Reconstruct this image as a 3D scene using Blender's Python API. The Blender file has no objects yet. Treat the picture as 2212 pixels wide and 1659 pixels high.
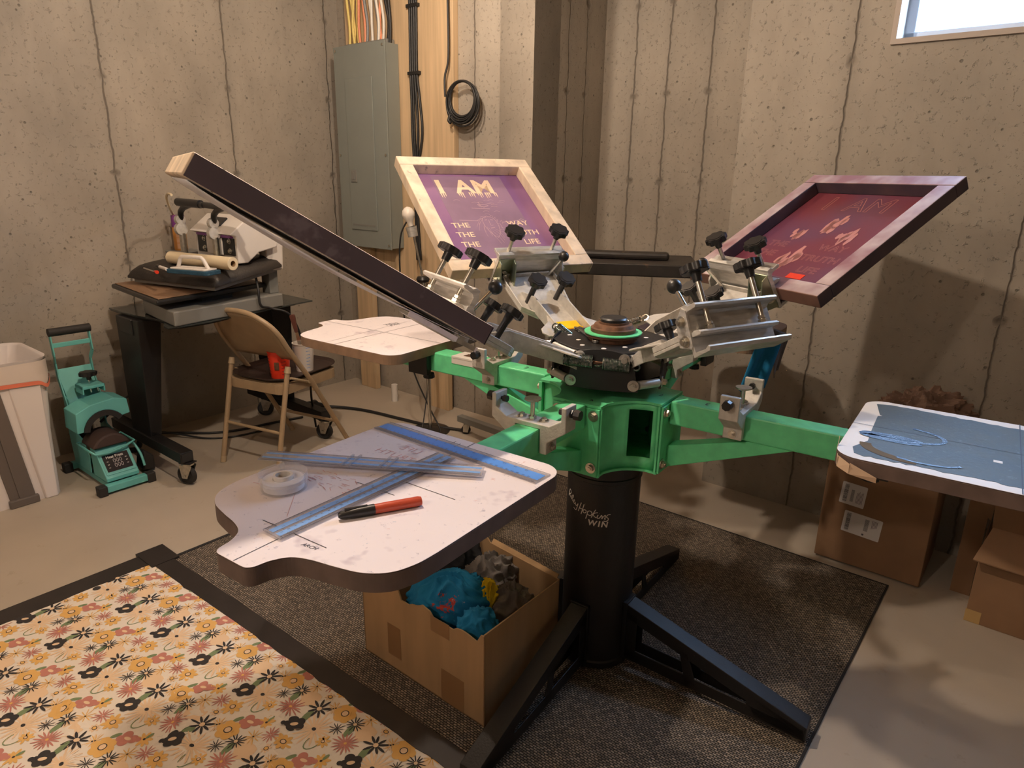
import bpy, bmesh, math, random
from mathutils import Vector as V, Matrix as Mx
R = math.radians
C = bpy.context.scene.collection
rnd = random.Random(7)
PI = math.pi

# ---------------------------------------------------------------- materials
def mat(name, col, rough=.6, metal=0, noise=0, nscale=20, bump=0, bscale=60, col2=None, emit=0, alpha=1, trans=0, stretch=None, spots=None, coat=0):
    m = bpy.data.materials.new(name); m.use_nodes = True
    nt = m.node_tree; N_ = nt.nodes; L = nt.links
    b = N_['Principled BSDF']
    b.inputs['Base Color'].default_value = (*col, 1); b.inputs['Roughness'].default_value = rough
    b.inputs['Metallic'].default_value = metal; b.inputs['Alpha'].default_value = alpha
    b.inputs['Transmission Weight'].default_value = trans
    if coat: b.inputs['Coat Weight'].default_value = coat
    if emit:
        b.inputs['Emission Color'].default_value = (*col, 1); b.inputs['Emission Strength'].default_value = emit
    tc = N_.new('ShaderNodeTexCoord'); src = tc.outputs['Object']
    if stretch:
        mp = N_.new('ShaderNodeMapping'); mp.inputs['Scale'].default_value = stretch
        L.new(src, mp.inputs['Vector']); src = mp.outputs['Vector']
    cur = None
    if noise:
        n = N_.new('ShaderNodeTexNoise'); n.inputs['Scale'].default_value = nscale; n.inputs['Detail'].default_value = 3
        L.new(src, n.inputs['Vector'])
        r = N_.new('ShaderNodeValToRGB'); c2 = col2 or tuple(max(0, c*(1-noise)) for c in col)
        r.color_ramp.elements[0].position = .35; r.color_ramp.elements[1].position = .65
        r.color_ramp.elements[0].color = (*c2, 1); r.color_ramp.elements[1].color = (*col, 1)
        L.new(n.outputs['Fac'], r.inputs['Fac']); cur = r.outputs['Color']
    if spots:   # (colour, scale, threshold)
        for sc_, ss, th in spots:
            n2 = N_.new('ShaderNodeTexNoise'); n2.inputs['Scale'].default_value = ss; n2.inputs['Detail'].default_value = 4
            n2.inputs['Roughness'].default_value = .75
            L.new(src, n2.inputs['Vector'])
            r2 = N_.new('ShaderNodeValToRGB'); r2.color_ramp.elements[0].position = th; r2.color_ramp.elements[1].position = th+.08
            L.new(n2.outputs['Fac'], r2.inputs['Fac'])
            mx = N_.new('ShaderNodeMix'); mx.data_type = 'RGBA'
            L.new(r2.outputs['Color'], mx.inputs[0])
            if cur is not None: L.new(cur, mx.inputs[6])
            else: mx.inputs[6].default_value = (*col, 1)
            mx.inputs[7].default_value = (*sc_, 1); cur = mx.outputs[2]
    if cur is not None: L.new(cur, b.inputs['Base Color'])
    if bump:
        n = N_.new('ShaderNodeTexNoise'); n.inputs['Scale'].default_value = bscale; n.inputs['Detail'].default_value = 4
        L.new(src, n.inputs['Vector'])
        bp = N_.new('ShaderNodeBump'); bp.inputs['Strength'].default_value = bump; bp.inputs['Distance'].default_value = .003
        L.new(n.outputs['Fac'], bp.inputs['Height']); L.new(bp.outputs['Normal'], b.inputs['Normal'])
    return m

def concrete(name, seams, col=(.375,.325,.265)):
    m = bpy.data.materials.new(name); m.use_nodes = True
    nt = m.node_tree; N_ = nt.nodes; L = nt.links; b = N_['Principled BSDF']
    b.inputs['Roughness'].default_value = .85
    tc = N_.new('ShaderNodeTexCoord')
    def math_(op, a, c=None, d=None):
        n = N_.new('ShaderNodeMath'); n.operation = op
        for i, v in enumerate((a, c, d)):
            if v is None: continue
            if isinstance(v, (int, float)): n.inputs[i].default_value = v
            else: L.new(v, n.inputs[i])
        return n.outputs[0]
    def noise(scale, detail=5, rough=.5, stretch=None):
        n = N_.new('ShaderNodeTexNoise'); n.inputs['Scale'].default_value = scale; n.inputs['Detail'].default_value = detail
        n.inputs['Roughness'].default_value = rough
        if stretch:
            mp = N_.new('ShaderNodeMapping'); mp.inputs['Scale'].default_value = stretch
            L.new(tc.outputs['Object'], mp.inputs['Vector']); L.new(mp.outputs['Vector'], n.inputs['Vector'])
        else: L.new(tc.outputs['Object'], n.inputs['Vector'])
        return n.outputs['Fac']
    def ramp(f, p0, p1, c0=(0,0,0), c1=(1,1,1)):
        r = N_.new('ShaderNodeValToRGB'); r.color_ramp.elements[0].position = p0; r.color_ramp.elements[1].position = p1
        r.color_ramp.elements[0].color = (*c0, 1); r.color_ramp.elements[1].color = (*c1, 1)
        L.new(f, r.inputs['Fac']); return r.outputs['Color']
    def mix(f, a, c):
        x = N_.new('ShaderNodeMix'); x.data_type = 'RGBA'; L.new(f, x.inputs[0])
        for i, v in ((6, a), (7, c)):
            if isinstance(v, tuple): x.inputs[i].default_value = (*v, 1)
            else: L.new(v, x.inputs[i])
        return x.outputs[2]
    sx = N_.new('ShaderNodeSeparateXYZ'); L.new(tc.outputs['Object'], sx.inputs[0])
    X, Z = sx.outputs[0], sx.outputs[2]
    base = ramp(noise(2.2, 4, .6, (1, 1, .6)), .3, .7, tuple(c*.74 for c in col), tuple(c*1.12 for c in col))
    fine = ramp(noise(45, 3, .8), .30, .42, (1,1,1), (0,0,0))
    base = mix(math_('MULTIPLY', fine, .48), base, tuple(c*.5 for c in col))
    stain = ramp(noise(5, 4, .6, (1, 1, .25)), .58, .75)
    base = mix(math_('MULTIPLY', stain, .3), base, tuple(c*1.35 for c in col))
    vo = N_.new('ShaderNodeTexVoronoi'); vo.inputs['Scale'].default_value = 14; L.new(tc.outputs['Object'], vo.inputs['Vector'])
    pit = ramp(vo.outputs['Distance'], .05, .09, (1,1,1), (0,0,0))
    base = mix(math_('MULTIPLY', pit, .75), base, tuple(c*.3 for c in col))
    mask = None; halo = None
    wob = math_('MULTIPLY', math_('SUBTRACT', noise(7, 3, .7), .5), .035)
    Xw = math_('ADD', X, wob); nb = math_('MULTIPLY', math_('SUBTRACT', noise(22, 2), .5), .04)
    zz = math_('SUBTRACT', math_('MODULO', math_('ADD', Z, -.255), .45), .225)   # form ties every .45 m: .48 .93 1.38 1.83
    for s in seams:
        dx = math_('ABSOLUTE', math_('SUBTRACT', Xw, s))
        ln = math_('SUBTRACT', 1, math_('MINIMUM', math_('DIVIDE', dx, .006), 1))
        hl = math_('SUBTRACT', 1, math_('MINIMUM', math_('DIVIDE', dx, .045), 1))
        rr = math_('SQRT', math_('ADD', math_('MULTIPLY', dx, dx), math_('MULTIPLY', zz, zz)))
        bl = math_('SUBTRACT', 1, math_('MINIMUM', math_('DIVIDE', math_('ADD', rr, nb), .026), 1))
        ln = math_('MAXIMUM', ln, bl)
        mask = ln if mask is None else math_('MAXIMUM', mask, ln)
        halo = hl if halo is None else math_('MAXIMUM', halo, hl)
    h = math_('ADD', fine, math_('MULTIPLY', pit, -1.2))
    if mask is not None:
        base = mix(math_('MULTIPLY', halo, .25), base, tuple(c*.55 for c in col))
        base = mix(math_('MULTIPLY', math_('MINIMUM', math_('MULTIPLY', mask, 1.6), 1), .55), base, (.085,.065,.05))
        h = math_('SUBTRACT', h, math_('MULTIPLY', mask, 2.2))
    L.new(base, b.inputs['Base Color'])
    bp = N_.new('ShaderNodeBump'); bp.inputs['Strength'].default_value = .6; bp.inputs['Distance'].default_value = .006
    L.new(h, bp.inputs['Height']); L.new(bp.outputs['Normal'], b.inputs['Normal'])
    return m

def rug_mat():
    m = bpy.data.materials.new('woven_carpet'); m.use_nodes = True
    nt = m.node_tree; N_ = nt.nodes; L = nt.links; b = N_['Principled BSDF']; b.inputs['Roughness'].default_value = .95
    tc = N_.new('ShaderNodeTexCoord'); mp = N_.new('ShaderNodeMapping'); mp.inputs['Scale'].default_value = (1, 1, 1)
    L.new(tc.outputs['Object'], mp.inputs['Vector'])
    br = N_.new('ShaderNodeTexBrick'); br.inputs['Scale'].default_value = 1
    br.inputs['Brick Width'].default_value = .012; br.inputs['Row Height'].default_value = .0066; br.inputs['Mortar Size'].default_value = .0017
    br.inputs['Mortar Smooth'].default_value = .8
    br.inputs['Color1'].default_value = (.40,.315,.235,1); br.inputs['Color2'].default_value = (.17,.135,.105,1); br.inputs['Mortar'].default_value = (.025,.021,.018,1)
    n = N_.new('ShaderNodeTexNoise'); n.inputs['Scale'].default_value = 60; L.new(tc.outputs['Object'], n.inputs['Vector'])
    vm = N_.new('ShaderNodeVectorMath'); vm.operation = 'MULTIPLY_ADD'
    L.new(n.outputs['Color'], vm.inputs[0]); vm.inputs[1].default_value = (.0022,.0022,0); L.new(mp.outputs['Vector'], vm.inputs[2])
    L.new(vm.outputs[0], br.inputs['Vector'])
    n2 = N_.new('ShaderNodeTexNoise'); n2.inputs['Scale'].default_value = 160; L.new(tc.outputs['Object'], n2.inputs['Vector'])
    mx = N_.new('ShaderNodeMix'); mx.data_type = 'RGBA'; mx.blend_type = 'MULTIPLY'; mx.inputs[0].default_value = .8
    rr = N_.new('ShaderNodeValToRGB'); rr.color_ramp.elements[0].position = .3; rr.color_ramp.elements[1].position = .7
    rr.color_ramp.elements[0].color = (.35,.35,.35,1); rr.color_ramp.elements[1].color = (1.4,1.4,1.4,1)
    L.new(n2.outputs['Fac'], rr.inputs['Fac']); L.new(br.outputs['Color'], mx.inputs[6]); L.new(rr.outputs['Color'], mx.inputs[7])
    L.new(mx.outputs[2], b.inputs['Base Color'])
    bp = N_.new('ShaderNodeBump'); bp.inputs['Strength'].default_value = .9; bp.inputs['Distance'].default_value = .003; bp.invert = True
    L.new(br.outputs['Fac'], bp.inputs['Height']); L.new(bp.outputs['Normal'], b.inputs['Normal'])
    return m

M = {}
M['green'] = mat('green_powder_coat', (.15,.76,.35), .42, noise=.15, nscale=30, spots=[((.35,.6,.4),90,.66)])
M['black'] = mat('black_powder_coat', (.011,.010,.010), .42, noise=.2, nscale=15, bump=.15, bscale=200)
M['blackpl'] = mat('black_plastic', (.014,.013,.013), .38)
M['alu'] = mat('aluminium', (.70,.67,.62), .40, .55, noise=.25, nscale=25, stretch=(1,1,6), bump=.05)
M['alucast'] = mat('cast_aluminium', (.66,.62,.56), .55, .3, noise=.15, nscale=60, bump=.3, bscale=250)
M['steel'] = mat('zinc_steel', (.62,.58,.50), .28, .95, noise=.2, nscale=80)
M['zinc'] = mat('olive_zinc', (.40,.42,.27), .3, .85, noise=.3, nscale=14, col2=(.25,.30,.25))
M['chrome'] = mat('chrome_steel', (.7,.67,.62), .18, 1)
M['rust'] = mat('rusty_steel', (.20,.10,.055), .6, .4, noise=.5, nscale=50)
M['spring'] = mat('oily_spring_steel', (.36,.36,.34), .22, .8, noise=.6, nscale=160, col2=(.06,.11,.08))
M['yellow'] = mat('yellow_plastic', (.95,.60,.01), .4)
M['lam'] = mat('white_laminate', (.82,.74,.75), .45, noise=.06, nscale=4, spots=[((.60,.52,.56),7,.58),((.44,.40,.46),70,.63),((.62,.36,.34),26,.67),((.40,.46,.56),34,.68)])
M['mdf'] = mat('mdf_edge', (.30,.19,.12), .6, noise=.25, nscale=30)
M['mdfdark'] = mat('mdf_edge_dark', (.14,.095,.08), .6, noise=.25, nscale=30)
M['wood'] = mat('pine_wood', (.78,.62,.45), .6, noise=.3, nscale=6, stretch=(3,3,.6), spots=[((.36,.27,.2),9,.62)], bump=.1)
M['woodink'] = mat('ink_stained_wood', (.50,.40,.38), .55, noise=.35, nscale=9, col2=(.26,.12,.13), spots=[((.5,.15,.12),14,.68)])
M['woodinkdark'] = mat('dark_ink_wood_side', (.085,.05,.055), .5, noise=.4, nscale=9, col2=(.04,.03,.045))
M['woodred'] = mat('red_ink_stained_wood', (.30,.10,.09), .5, noise=.5, nscale=10, col2=(.10,.045,.06))
M['wooddark'] = mat('dark_inked_wood', (.065,.045,.055), .5, noise=.3, nscale=12, spots=[((.2,.2,.22),40,.75)])
M['tape'] = mat('framing_tape', (.105,.080,.095), .33, noise=.2, nscale=6, spots=[((.16,.13,.15),10,.6)])
M['plank'] = mat('spruce_boards', (.66,.47,.28), .6, noise=.22, nscale=5, stretch=(6,6,.35), spots=[((.30,.16,.07),7,.74)], bump=.08)
M['conc_floor'] = mat('concrete_floor', (.46,.39,.31), .75, noise=.1, nscale=2.5, spots=[((.40,.33,.25),12,.62),((.16,.12,.1),160,.80)], bump=.06, bscale=80)
M['grey'] = mat('grey_panel_enamel', (.255,.275,.25), .42, .1, noise=.05, nscale=6)
M['tan'] = mat('tan_enamel', (.40,.28,.165), .38, noise=.08, nscale=20, spots=[((.35,.12,.07),26,.80)])
M['tan2'] = mat('tan_enamel_light', (.45,.33,.20), .38)
M['cardb'] = mat('cardboard', (.40,.25,.125), .85, noise=.14, nscale=22, stretch=(1,1,.12), bump=.25, bscale=40)
M['cardd'] = mat('brown_cardboard', (.26,.145,.075), .85, noise=.12, nscale=8, bump=.1, bscale=30)
M['cardtape'] = mat('packing_tape', (.26,.145,.065), .3)
M['cardtape2'] = mat('yellow_tape', (.46,.30,.12), .5)
M['paperbrown'] = mat('kraft_paper', (.25,.15,.105), .85, noise=.2, nscale=10, bump=.3, bscale=20)
M['white'] = mat('white_plastic', (.74,.68,.62), .45)
M['bin'] = mat('bin_plastic', (.80,.72,.68), .5)
M['bindark'] = mat('grey_bin_plastic', (.14,.115,.10), .5)
M['bag'] = mat('translucent_bag', (.85,.72,.62), .35, alpha=.8)
M['pinkbag'] = mat('pink_drawstring', (.80,.22,.13), .3)
M['teal'] = mat('teal_enamel', (.15,.50,.46), .42, noise=.06, nscale=10)
M['rubber'] = mat('black_rubber', (.02,.018,.017), .7)
M['silicone'] = mat('brown_silicone', (.06,.035,.028), .75)
M['screenlcd'] = mat('display_glass', (.012,.013,.02), .15)
M['digit'] = mat('lcd_digits', (.35,.32,.33), .4)
M['print_w'] = mat('white_print', (.75,.70,.64), .5)
M['print_g'] = mat('grey_print', (.10,.09,.10), .5)
M['ink_k'] = mat('black_marker_ink', (.03,.03,.045), .6)
M['ink_r'] = mat('red_marker_ink', (.68,.36,.35), .6)
M['purple'] = mat('purple_emulsion', (.185,.085,.205), .42, noise=.25, nscale=5, col2=(.26,.13,.24))
M['purplelight'] = mat('hazed_purple_emulsion', (.26,.16,.235), .5, noise=.2, nscale=8)
M['stencil'] = mat('open_mesh_gold', (.80,.58,.38), .55)
M['stencil2'] = mat('open_mesh_faint', (.42,.27,.30), .55)
M['redem'] = mat('red_emulsion', (.17,.035,.05), .4, noise=.3, nscale=4, col2=(.13,.05,.09))
M['redline'] = mat('open_mesh_pink', (.48,.20,.17), .55)
M['redbright'] = mat('red_ink', (.75,.05,.02), .4)
M['acryl'] = mat('clear_acrylic', (.50,.47,.50), .08, alpha=.42)
M['acryledge'] = mat('acrylic_tick_marks', (.10,.085,.10), .3)
M['blue'] = mat('blue_scale_film', (.10,.30,.80), .35)
M['blue2'] = mat('pale_blue_scale_film', (.20,.38,.72), .35)
M['glassy'] = mat('clear_plastic', (.85,.83,.85), .06, alpha=.18)
M['tapewhite'] = mat('white_tape_roll', (.80,.78,.82), .35)
M['marker'] = mat('orange_red_barrel', (.50,.075,.035), .3)
M['bluefab'] = mat('blue_fabric', (.006,.20,.42), .9, noise=.25, nscale=12, bump=.3, bscale=120)
M['greyfab'] = mat('charcoal_fabric', (.18,.155,.14), .95, noise=.3, nscale=14, bump=.4, bscale=120)
M['darkfab'] = mat('black_fabric', (.022,.022,.026), .95, noise=.3, nscale=14, bump=.3)
M['yelfab'] = mat('yellow_fabric', (.80,.55,.01), .9)
M['redink'] = mat('red_ink_smear', (.55,.05,.03), .5, noise=.4, nscale=40)
M['whiteink'] = mat('white_fluff', (.45,.50,.58), .8)
M['patch'] = mat('blue_grey_adhesive_film', (.052,.072,.082), .6, noise=.35, nscale=14, col2=(.065,.078,.074), spots=[((.095,.12,.13),60,.6)], bump=.3, bscale=120)
M['glaze'] = mat('blue_adhesive', (.07,.14,.27), .2, bump=.5, bscale=250)
M['glazeb'] = mat('brown_adhesive', (.13,.105,.075), .15)
M['paper'] = mat('label_paper', (.66,.62,.60), .7)
M['masking'] = mat('masking_tape', (.72,.52,.36), .6)
M['cable'] = mat('cable_black', (.018,.017,.017), .5)
M['cabley'] = mat('cable_yellow', (.80,.62,.20), .5); M['cablew'] = mat('cable_white', (.75,.70,.62), .5)
M['cableo'] = mat('cable_orange', (.80,.30,.16), .5); M['cableg'] = mat('cable_grey', (.25,.25,.25), .5)
M['bulb'] = mat('frosted_bulb', (.85,.76,.66), .35)
M['vinyl'] = mat('black_vinyl_tape', (.028,.022,.02), .5, noise=.25, nscale=14, spots=[((.10,.06,.04),40,.74)])
M['rug'] = rug_mat()
M['rugedge'] = mat('rug_binding', (.02,.018,.018), .9)
M['cloth'] = mat('cream_cloth', (.86,.75,.63), .85, noise=.05, nscale=6)
M['f_black'] = mat('print_black', (.035,.03,.03), .85); M['f_pink'] = mat('print_pink', (.55,.22,.17), .85)
M['f_orange'] = mat('print_orange', (.80,.46,.14), .85); M['f_peach'] = mat('print_peach', (.85,.60,.38), .85)
M['f_green'] = mat('print_green', (.20,.26,.13), .85)
M['bluepad'] = mat('blue_scrub_pad', (.025,.085,.14), .95, noise=.3, nscale=60, bump=.8, bscale=200)
M['cream'] = mat('cream_vinyl', (.80,.66,.44), .5)
M['purplecap'] = mat('purple_cap', (.22,.05,.25), .4)
M['canorange'] = mat('orange_can', (.62,.27,.06), .4); M['canlabel'] = mat('can_label', (.68,.40,.24), .5)
M['redcup'] = mat('red_plastic_cup', (.85,.05,.018), .35, alpha=.93, spots=[((.6,.25,.2),12,.68)])
M['whitecup'] = mat('white_plastic_cup', (.75,.68,.60), .45, spots=[((.6,.1,.07),14,.74)])
M['tray'] = mat('brown_tray', (.038,.022,.018), .4, spots=[((.35,.05,.03),7,.68)])
M['brushwood'] = mat('brown_spatula_handle', (.12,.04,.028), .45)
M['smoke'] = mat('smoked_glass', (.05,.055,.05), .08, alpha=.75)
M['greyplastic'] = mat('grey_plastic', (.22,.215,.195), .45)
M['brownsheet'] = mat('brown_teflon_sheet', (.27,.155,.085), .55, noise=.15, nscale=8)
M['blacktop'] = mat('worn_black_enamel', (.03,.024,.02), .5, noise=.3, nscale=10, bump=.4, bscale=90)
M['dryer'] = mat('worn_black_dryer_paint', (.028,.022,.018), .5, noise=.4, nscale=30, spots=[((.35,.26,.18),28,.76),((.10,.055,.03),8,.62)])
M['frame_vinyl'] = mat('window_vinyl', (.62,.70,.80), .4)
M['wood_sill'] = mat('sill_board', (.50,.42,.36), .7)
def emis(name, c, s):
    m = bpy.data.materials.new(name); m.use_nodes = True; nt = m.node_tree; nt.nodes.clear()
    o = nt.nodes.new('ShaderNodeOutputMaterial'); e = nt.nodes.new('ShaderNodeEmission')
    n = nt.nodes.new('ShaderNodeTexNoise'); n.inputs['Scale'].default_value = 3
    r = nt.nodes.new('ShaderNodeValToRGB'); r.color_ramp.elements[0].color = (c[0]*.7, c[1]*.85, c[2], 1); r.color_ramp.elements[1].color = (*c, 1)
    r.color_ramp.elements[0].position = .3; r.color_ramp.elements[1].position = .5
    nt.links.new(n.outputs['Fac'], r.inputs['Fac']); nt.links.new(r.outputs['Color'], e.inputs['Color'])
    e.inputs['Strength'].default_value = s; nt.links.new(e.outputs[0], o.inputs[0]); return m
M['sky'] = emis('daylight_outside', (.80,.92,1), 3.2)

# ---------------------------------------------------------------- mesh helpers
def frame(o, x, z):
    """4x4 with origin o, X axis along x and Z axis near z"""
    x = V(x).normalized(); z = V(z); y = z.cross(x).normalized(); z = x.cross(y)
    m = Mx((x, y, z)).transposed().to_4x4(); m.translation = V(o); return m
def quad(bm, pts, mi=0):
    f = bm.faces.new([bm.verts.new(p) for p in pts]); f.material_index = mi; return f
def box(bm, lo, hi, m=None, mi=0):
    c = [(lo[0] if i & 1 == 0 else hi[0], lo[1] if i & 2 == 0 else hi[1], lo[2] if i & 4 == 0 else hi[2]) for i in range(8)]
    v = [bm.verts.new(m @ V(p) if m else p) for p in c]
    for f in ((0,2,3,1), (4,5,7,6), (0,1,5,4), (2,6,7,3), (0,4,6,2), (1,3,7,5)):
        bm.faces.new([v[i] for i in f]).material_index = mi
def hexa(bm, b4, t4, mi=0):
    b = [bm.verts.new(p) for p in b4]; t = [bm.verts.new(p) for p in t4]
    fs = [b[::-1], t] + [[b[i], b[(i+1) % 4], t[(i+1) % 4], t[i]] for i in range(4)]
    for f in fs: bm.faces.new(f).material_index = mi
def prism(bm, poly, z0, z1, m=None, mi=0, mside=None):
    T = (lambda p: m @ V(p)) if m else V
    b = [bm.verts.new(T((x, y, z0))) for x, y in poly]; t = [bm.verts.new(T((x, y, z1))) for x, y in poly]
    n = len(poly)
    bm.faces.new(b[::-1]).material_index = mi if mside is None else mside
    bm.faces.new(t).material_index = mi
    for i in range(n): bm.faces.new([b[i], b[(i+1) % n], t[(i+1) % n], t[i]]).material_index = mi if mside is None else mside
def cyl(bm, p0, p1, r0, r1=None, n=16, mi=0, caps=True):
    r1 = r0 if r1 is None else r1; p0 = V(p0); p1 = V(p1); d = (p1-p0).normalized()
    a = d.orthogonal().normalized(); c = d.cross(a)
    A = [bm.verts.new(p0+(a*math.cos(2*PI*i/n)+c*math.sin(2*PI*i/n))*r0) for i in range(n)]
    B = [bm.verts.new(p1+(a*math.cos(2*PI*i/n)+c*math.sin(2*PI*i/n))*r1) for i in range(n)]
    for i in range(n): bm.faces.new([A[i], A[(i+1) % n], B[(i+1) % n], B[i]]).material_index = mi
    if caps:
        bm.faces.new(A[::-1]).material_index = mi; bm.faces.new(B).material_index = mi
def tube(bm, pts, r, n=8, mi=0, closed=False, caps=True, flat=None):
    pts = [V(p) for p in pts]; N = len(pts); rings = []; prev = None
    for i, p in enumerate(pts):
        if closed: d = pts[(i+1) % N]-pts[i-1]
        else: d = pts[min(i+1, N-1)]-pts[max(i-1, 0)]
        d = d.normalized() if d.length > 1e-9 else V((0,0,1))
        if prev is None: a = d.orthogonal().normalized() if flat is None else (V(flat)-d*V(flat).dot(d)).normalized()
        else: a = (prev-d*prev.dot(d)).normalized()
        prev = a; c = d.cross(a); rr = r[i] if isinstance(r, (list, tuple)) else r
        rings.append([bm.verts.new(p+(a*math.cos(2*PI*k/n)+c*math.sin(2*PI*k/n))*rr) for k in range(n)])
    for i in range(N if closed else N-1):
        A, B = rings[i], rings[(i+1) % N]
        for k in range(n): bm.faces.new([A[k], A[(k+1) % n], B[(k+1) % n], B[k]]).material_index = mi
    if not closed and caps:
        bm.faces.new(rings[0][::-1]).material_index = mi; bm.faces.new(rings[-1]).material_index = mi
def lathe(bm, prof, m=None, n=24, mi=0, mis=None):
    T = (lambda p: m @ V(p)) if m else V; rings = []
    for r, z in prof:
        rings.append([bm.verts.new(T((r*math.cos(2*PI*k/n), r*math.sin(2*PI*k/n), z))) for k in range(n)] if r > 1e-6 else [bm.verts.new(T((0, 0, z)))])
    for i in range(len(rings)-1):
        A, B = rings[i], rings[i+1]; q = mis[i] if mis else mi
        for k in range(n):
            k2 = (k+1) % n
            if len(A) == 1 and len(B) == 1: continue
            if len(A) == 1: f = [A[0], B[k2], B[k]]
            elif len(B) == 1: f = [A[k], A[k2], B[0]]
            else: f = [A[k], A[k2], B[k2], B[k]]
            bm.faces.new(f).material_index = q
def ball(bm, c, r, n=16, sc=(1,1,1), mi=0):
    prof = [(r*math.sin(PI*i/n), -r*math.cos(PI*i/n)) for i in range(n+1)]
    prof[0] = (0, -r); prof[-1] = (0, r)
    lathe(bm, prof, Mx.Translation(V(c)) @ Mx.Diagonal((*sc, 1)), n=n*3//2, mi=mi)
def smooth_path(pts, k=6):
    P = [V(p) for p in pts]; out = []
    for i in range(len(P)-1):
        p0, p1, p2, p3 = P[max(i-1,0)], P[i], P[i+1], P[min(i+2,len(P)-1)]
        for j in range(k):
            t = j/k
            out.append(.5*((2*p1)+(-p0+p2)*t+(2*p0-5*p1+4*p2-p3)*t*t+(-p0+3*p1-3*p2+p3)*t**3))
    out.append(P[-1]); return out
def ribbon(bm, pts, w, up, off=0, mi=0):
    """thin flat stroke lying in the plane with normal up"""
    pts = [V(p) for p in pts]; up = V(up).normalized(); L_ = []
    for i, p in enumerate(pts):
        d = (pts[min(i+1, len(pts)-1)]-pts[max(i-1, 0)])
        s = up.cross(d).normalized()*w/2
        L_.append((bm.verts.new(p-s+up*off), bm.verts.new(p+s+up*off)))
    for a, b in zip(L_, L_[1:]): bm.faces.new([a[0], b[0], b[1], a[1]]).material_index = mi
def rrect(x0, y0, x1, y1, r, k=5):
    o = []
    for cx, cy, a in ((x1-r, y1-r, 0), (x0+r, y1-r, 90), (x0+r, y0+r, 180), (x1-r, y0+r, 270)):
        o += [(cx+r*math.cos(R(a+90*i/k)), cy+r*math.sin(R(a+90*i/k))) for i in range(k+1)]
    return o
_txt = {}
def text_bm(bm, s, size, m, mi=0, shear=0, warp=None, bold=0):
    key = (s, shear, bold)
    if key not in _txt:
        cu = bpy.data.curves.new('t', 'FONT'); cu.body = s; cu.shear = shear; cu.align_x = 'CENTER'; cu.align_y = 'CENTER'; cu.size = 1; cu.offset = bold; cu.resolution_u = 3
        o = bpy.data.objects.new('t', cu); C.objects.link(o)
        dg = bpy.context.evaluated_depsgraph_get(); me = o.evaluated_get(dg).to_mesh()
        _txt[key] = ([tuple(v.co) for v in me.vertices], [tuple(p.vertices) for p in me.polygons])
        o.evaluated_get(dg).to_mesh_clear(); bpy.data.objects.remove(o); bpy.data.curves.remove(cu)
    vs, fs = _txt[key]
    nv = []
    for x, y, z in vs:
        p = (x*size, y*size, 0)
        if warp: p = warp(p)
        nv.append(bm.verts.new(m @ V(p)))
    for f in fs:
        try: bm.faces.new([nv[i] for i in f]).material_index = mi
        except ValueError: pass

# ---------------------------------------------------------------- object helpers
def worldloc(o):
    l = V((0,0,0))
    while o is not None: l += o.location; o = o.parent
    return l
def obj(name, bm, mats, parent=None, bevel=0, smooth=None, solid=0, sub=0, recalc=True):
    """link the bmesh (built in world coordinates) as ONE mesh object"""
    me = bpy.data.meshes.new(name)
    if recalc: bmesh.ops.recalc_face_normals(bm, faces=bm.faces)
    base = worldloc(parent) if parent else None
    if base is None:
        xs = [v.co for v in bm.verts]
        base = V(((min(p.x for p in xs)+max(p.x for p in xs))/2, (min(p.y for p in xs)+max(p.y for p in xs))/2, min(p.z for p in xs)))
    bmesh.ops.translate(bm, verts=bm.verts, vec=-base)
    bm.to_mesh(me); bm.free()
    for m_ in (mats if isinstance(mats, (list, tuple)) else [mats]): me.materials.append(M[m_] if isinstance(m_, str) else m_)
    o = bpy.data.objects.new(name, me); C.objects.link(o)
    if parent: o.parent = parent
    else: o.location = base
    if smooth is not None:
        for p in me.polygons: p.use_smooth = True
        try: me.set_sharp_from_angle(angle=R(smooth))
        except Exception: pass
    if solid:
        md = o.modifiers.new('solid', 'SOLIDIFY'); md.thickness = solid; md.offset = 0
    if bevel:
        md = o.modifiers.new('bevel', 'BEVEL'); md.width = bevel; md.segments = 2; md.limit_method = 'ANGLE'; md.angle_limit = R(40)
    if sub:
        md = o.modifiers.new('sub', 'SUBSURF'); md.levels = sub; md.render_levels = sub
    return o
def thing(name, label, cat, loc, group=None):
    o = bpy.data.objects.new(name, None); C.objects.link(o); o.location = V(loc); o.empty_display_size = .1
    o['label'] = label; o['category'] = cat
    if group: o['group'] = group
    return o
def tag(o, label, cat, group=None, kind=None):
    o['label'] = label; o['category'] = cat
    if group: o['group'] = group
    if kind: o['kind'] = kind
    return o
def B(): return bmesh.new()

# room frame: T runs along the back wall towards the window, N points into the wall
T = V((.7804,-.6253,0)); N = V((.6253,.7804,0)); UP = V((0,0,1))
def W(s, d, z=0): return T*s + N*d + UP*z
ROOM = Mx((T, N, UP)).transposed().to_4x4()

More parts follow.
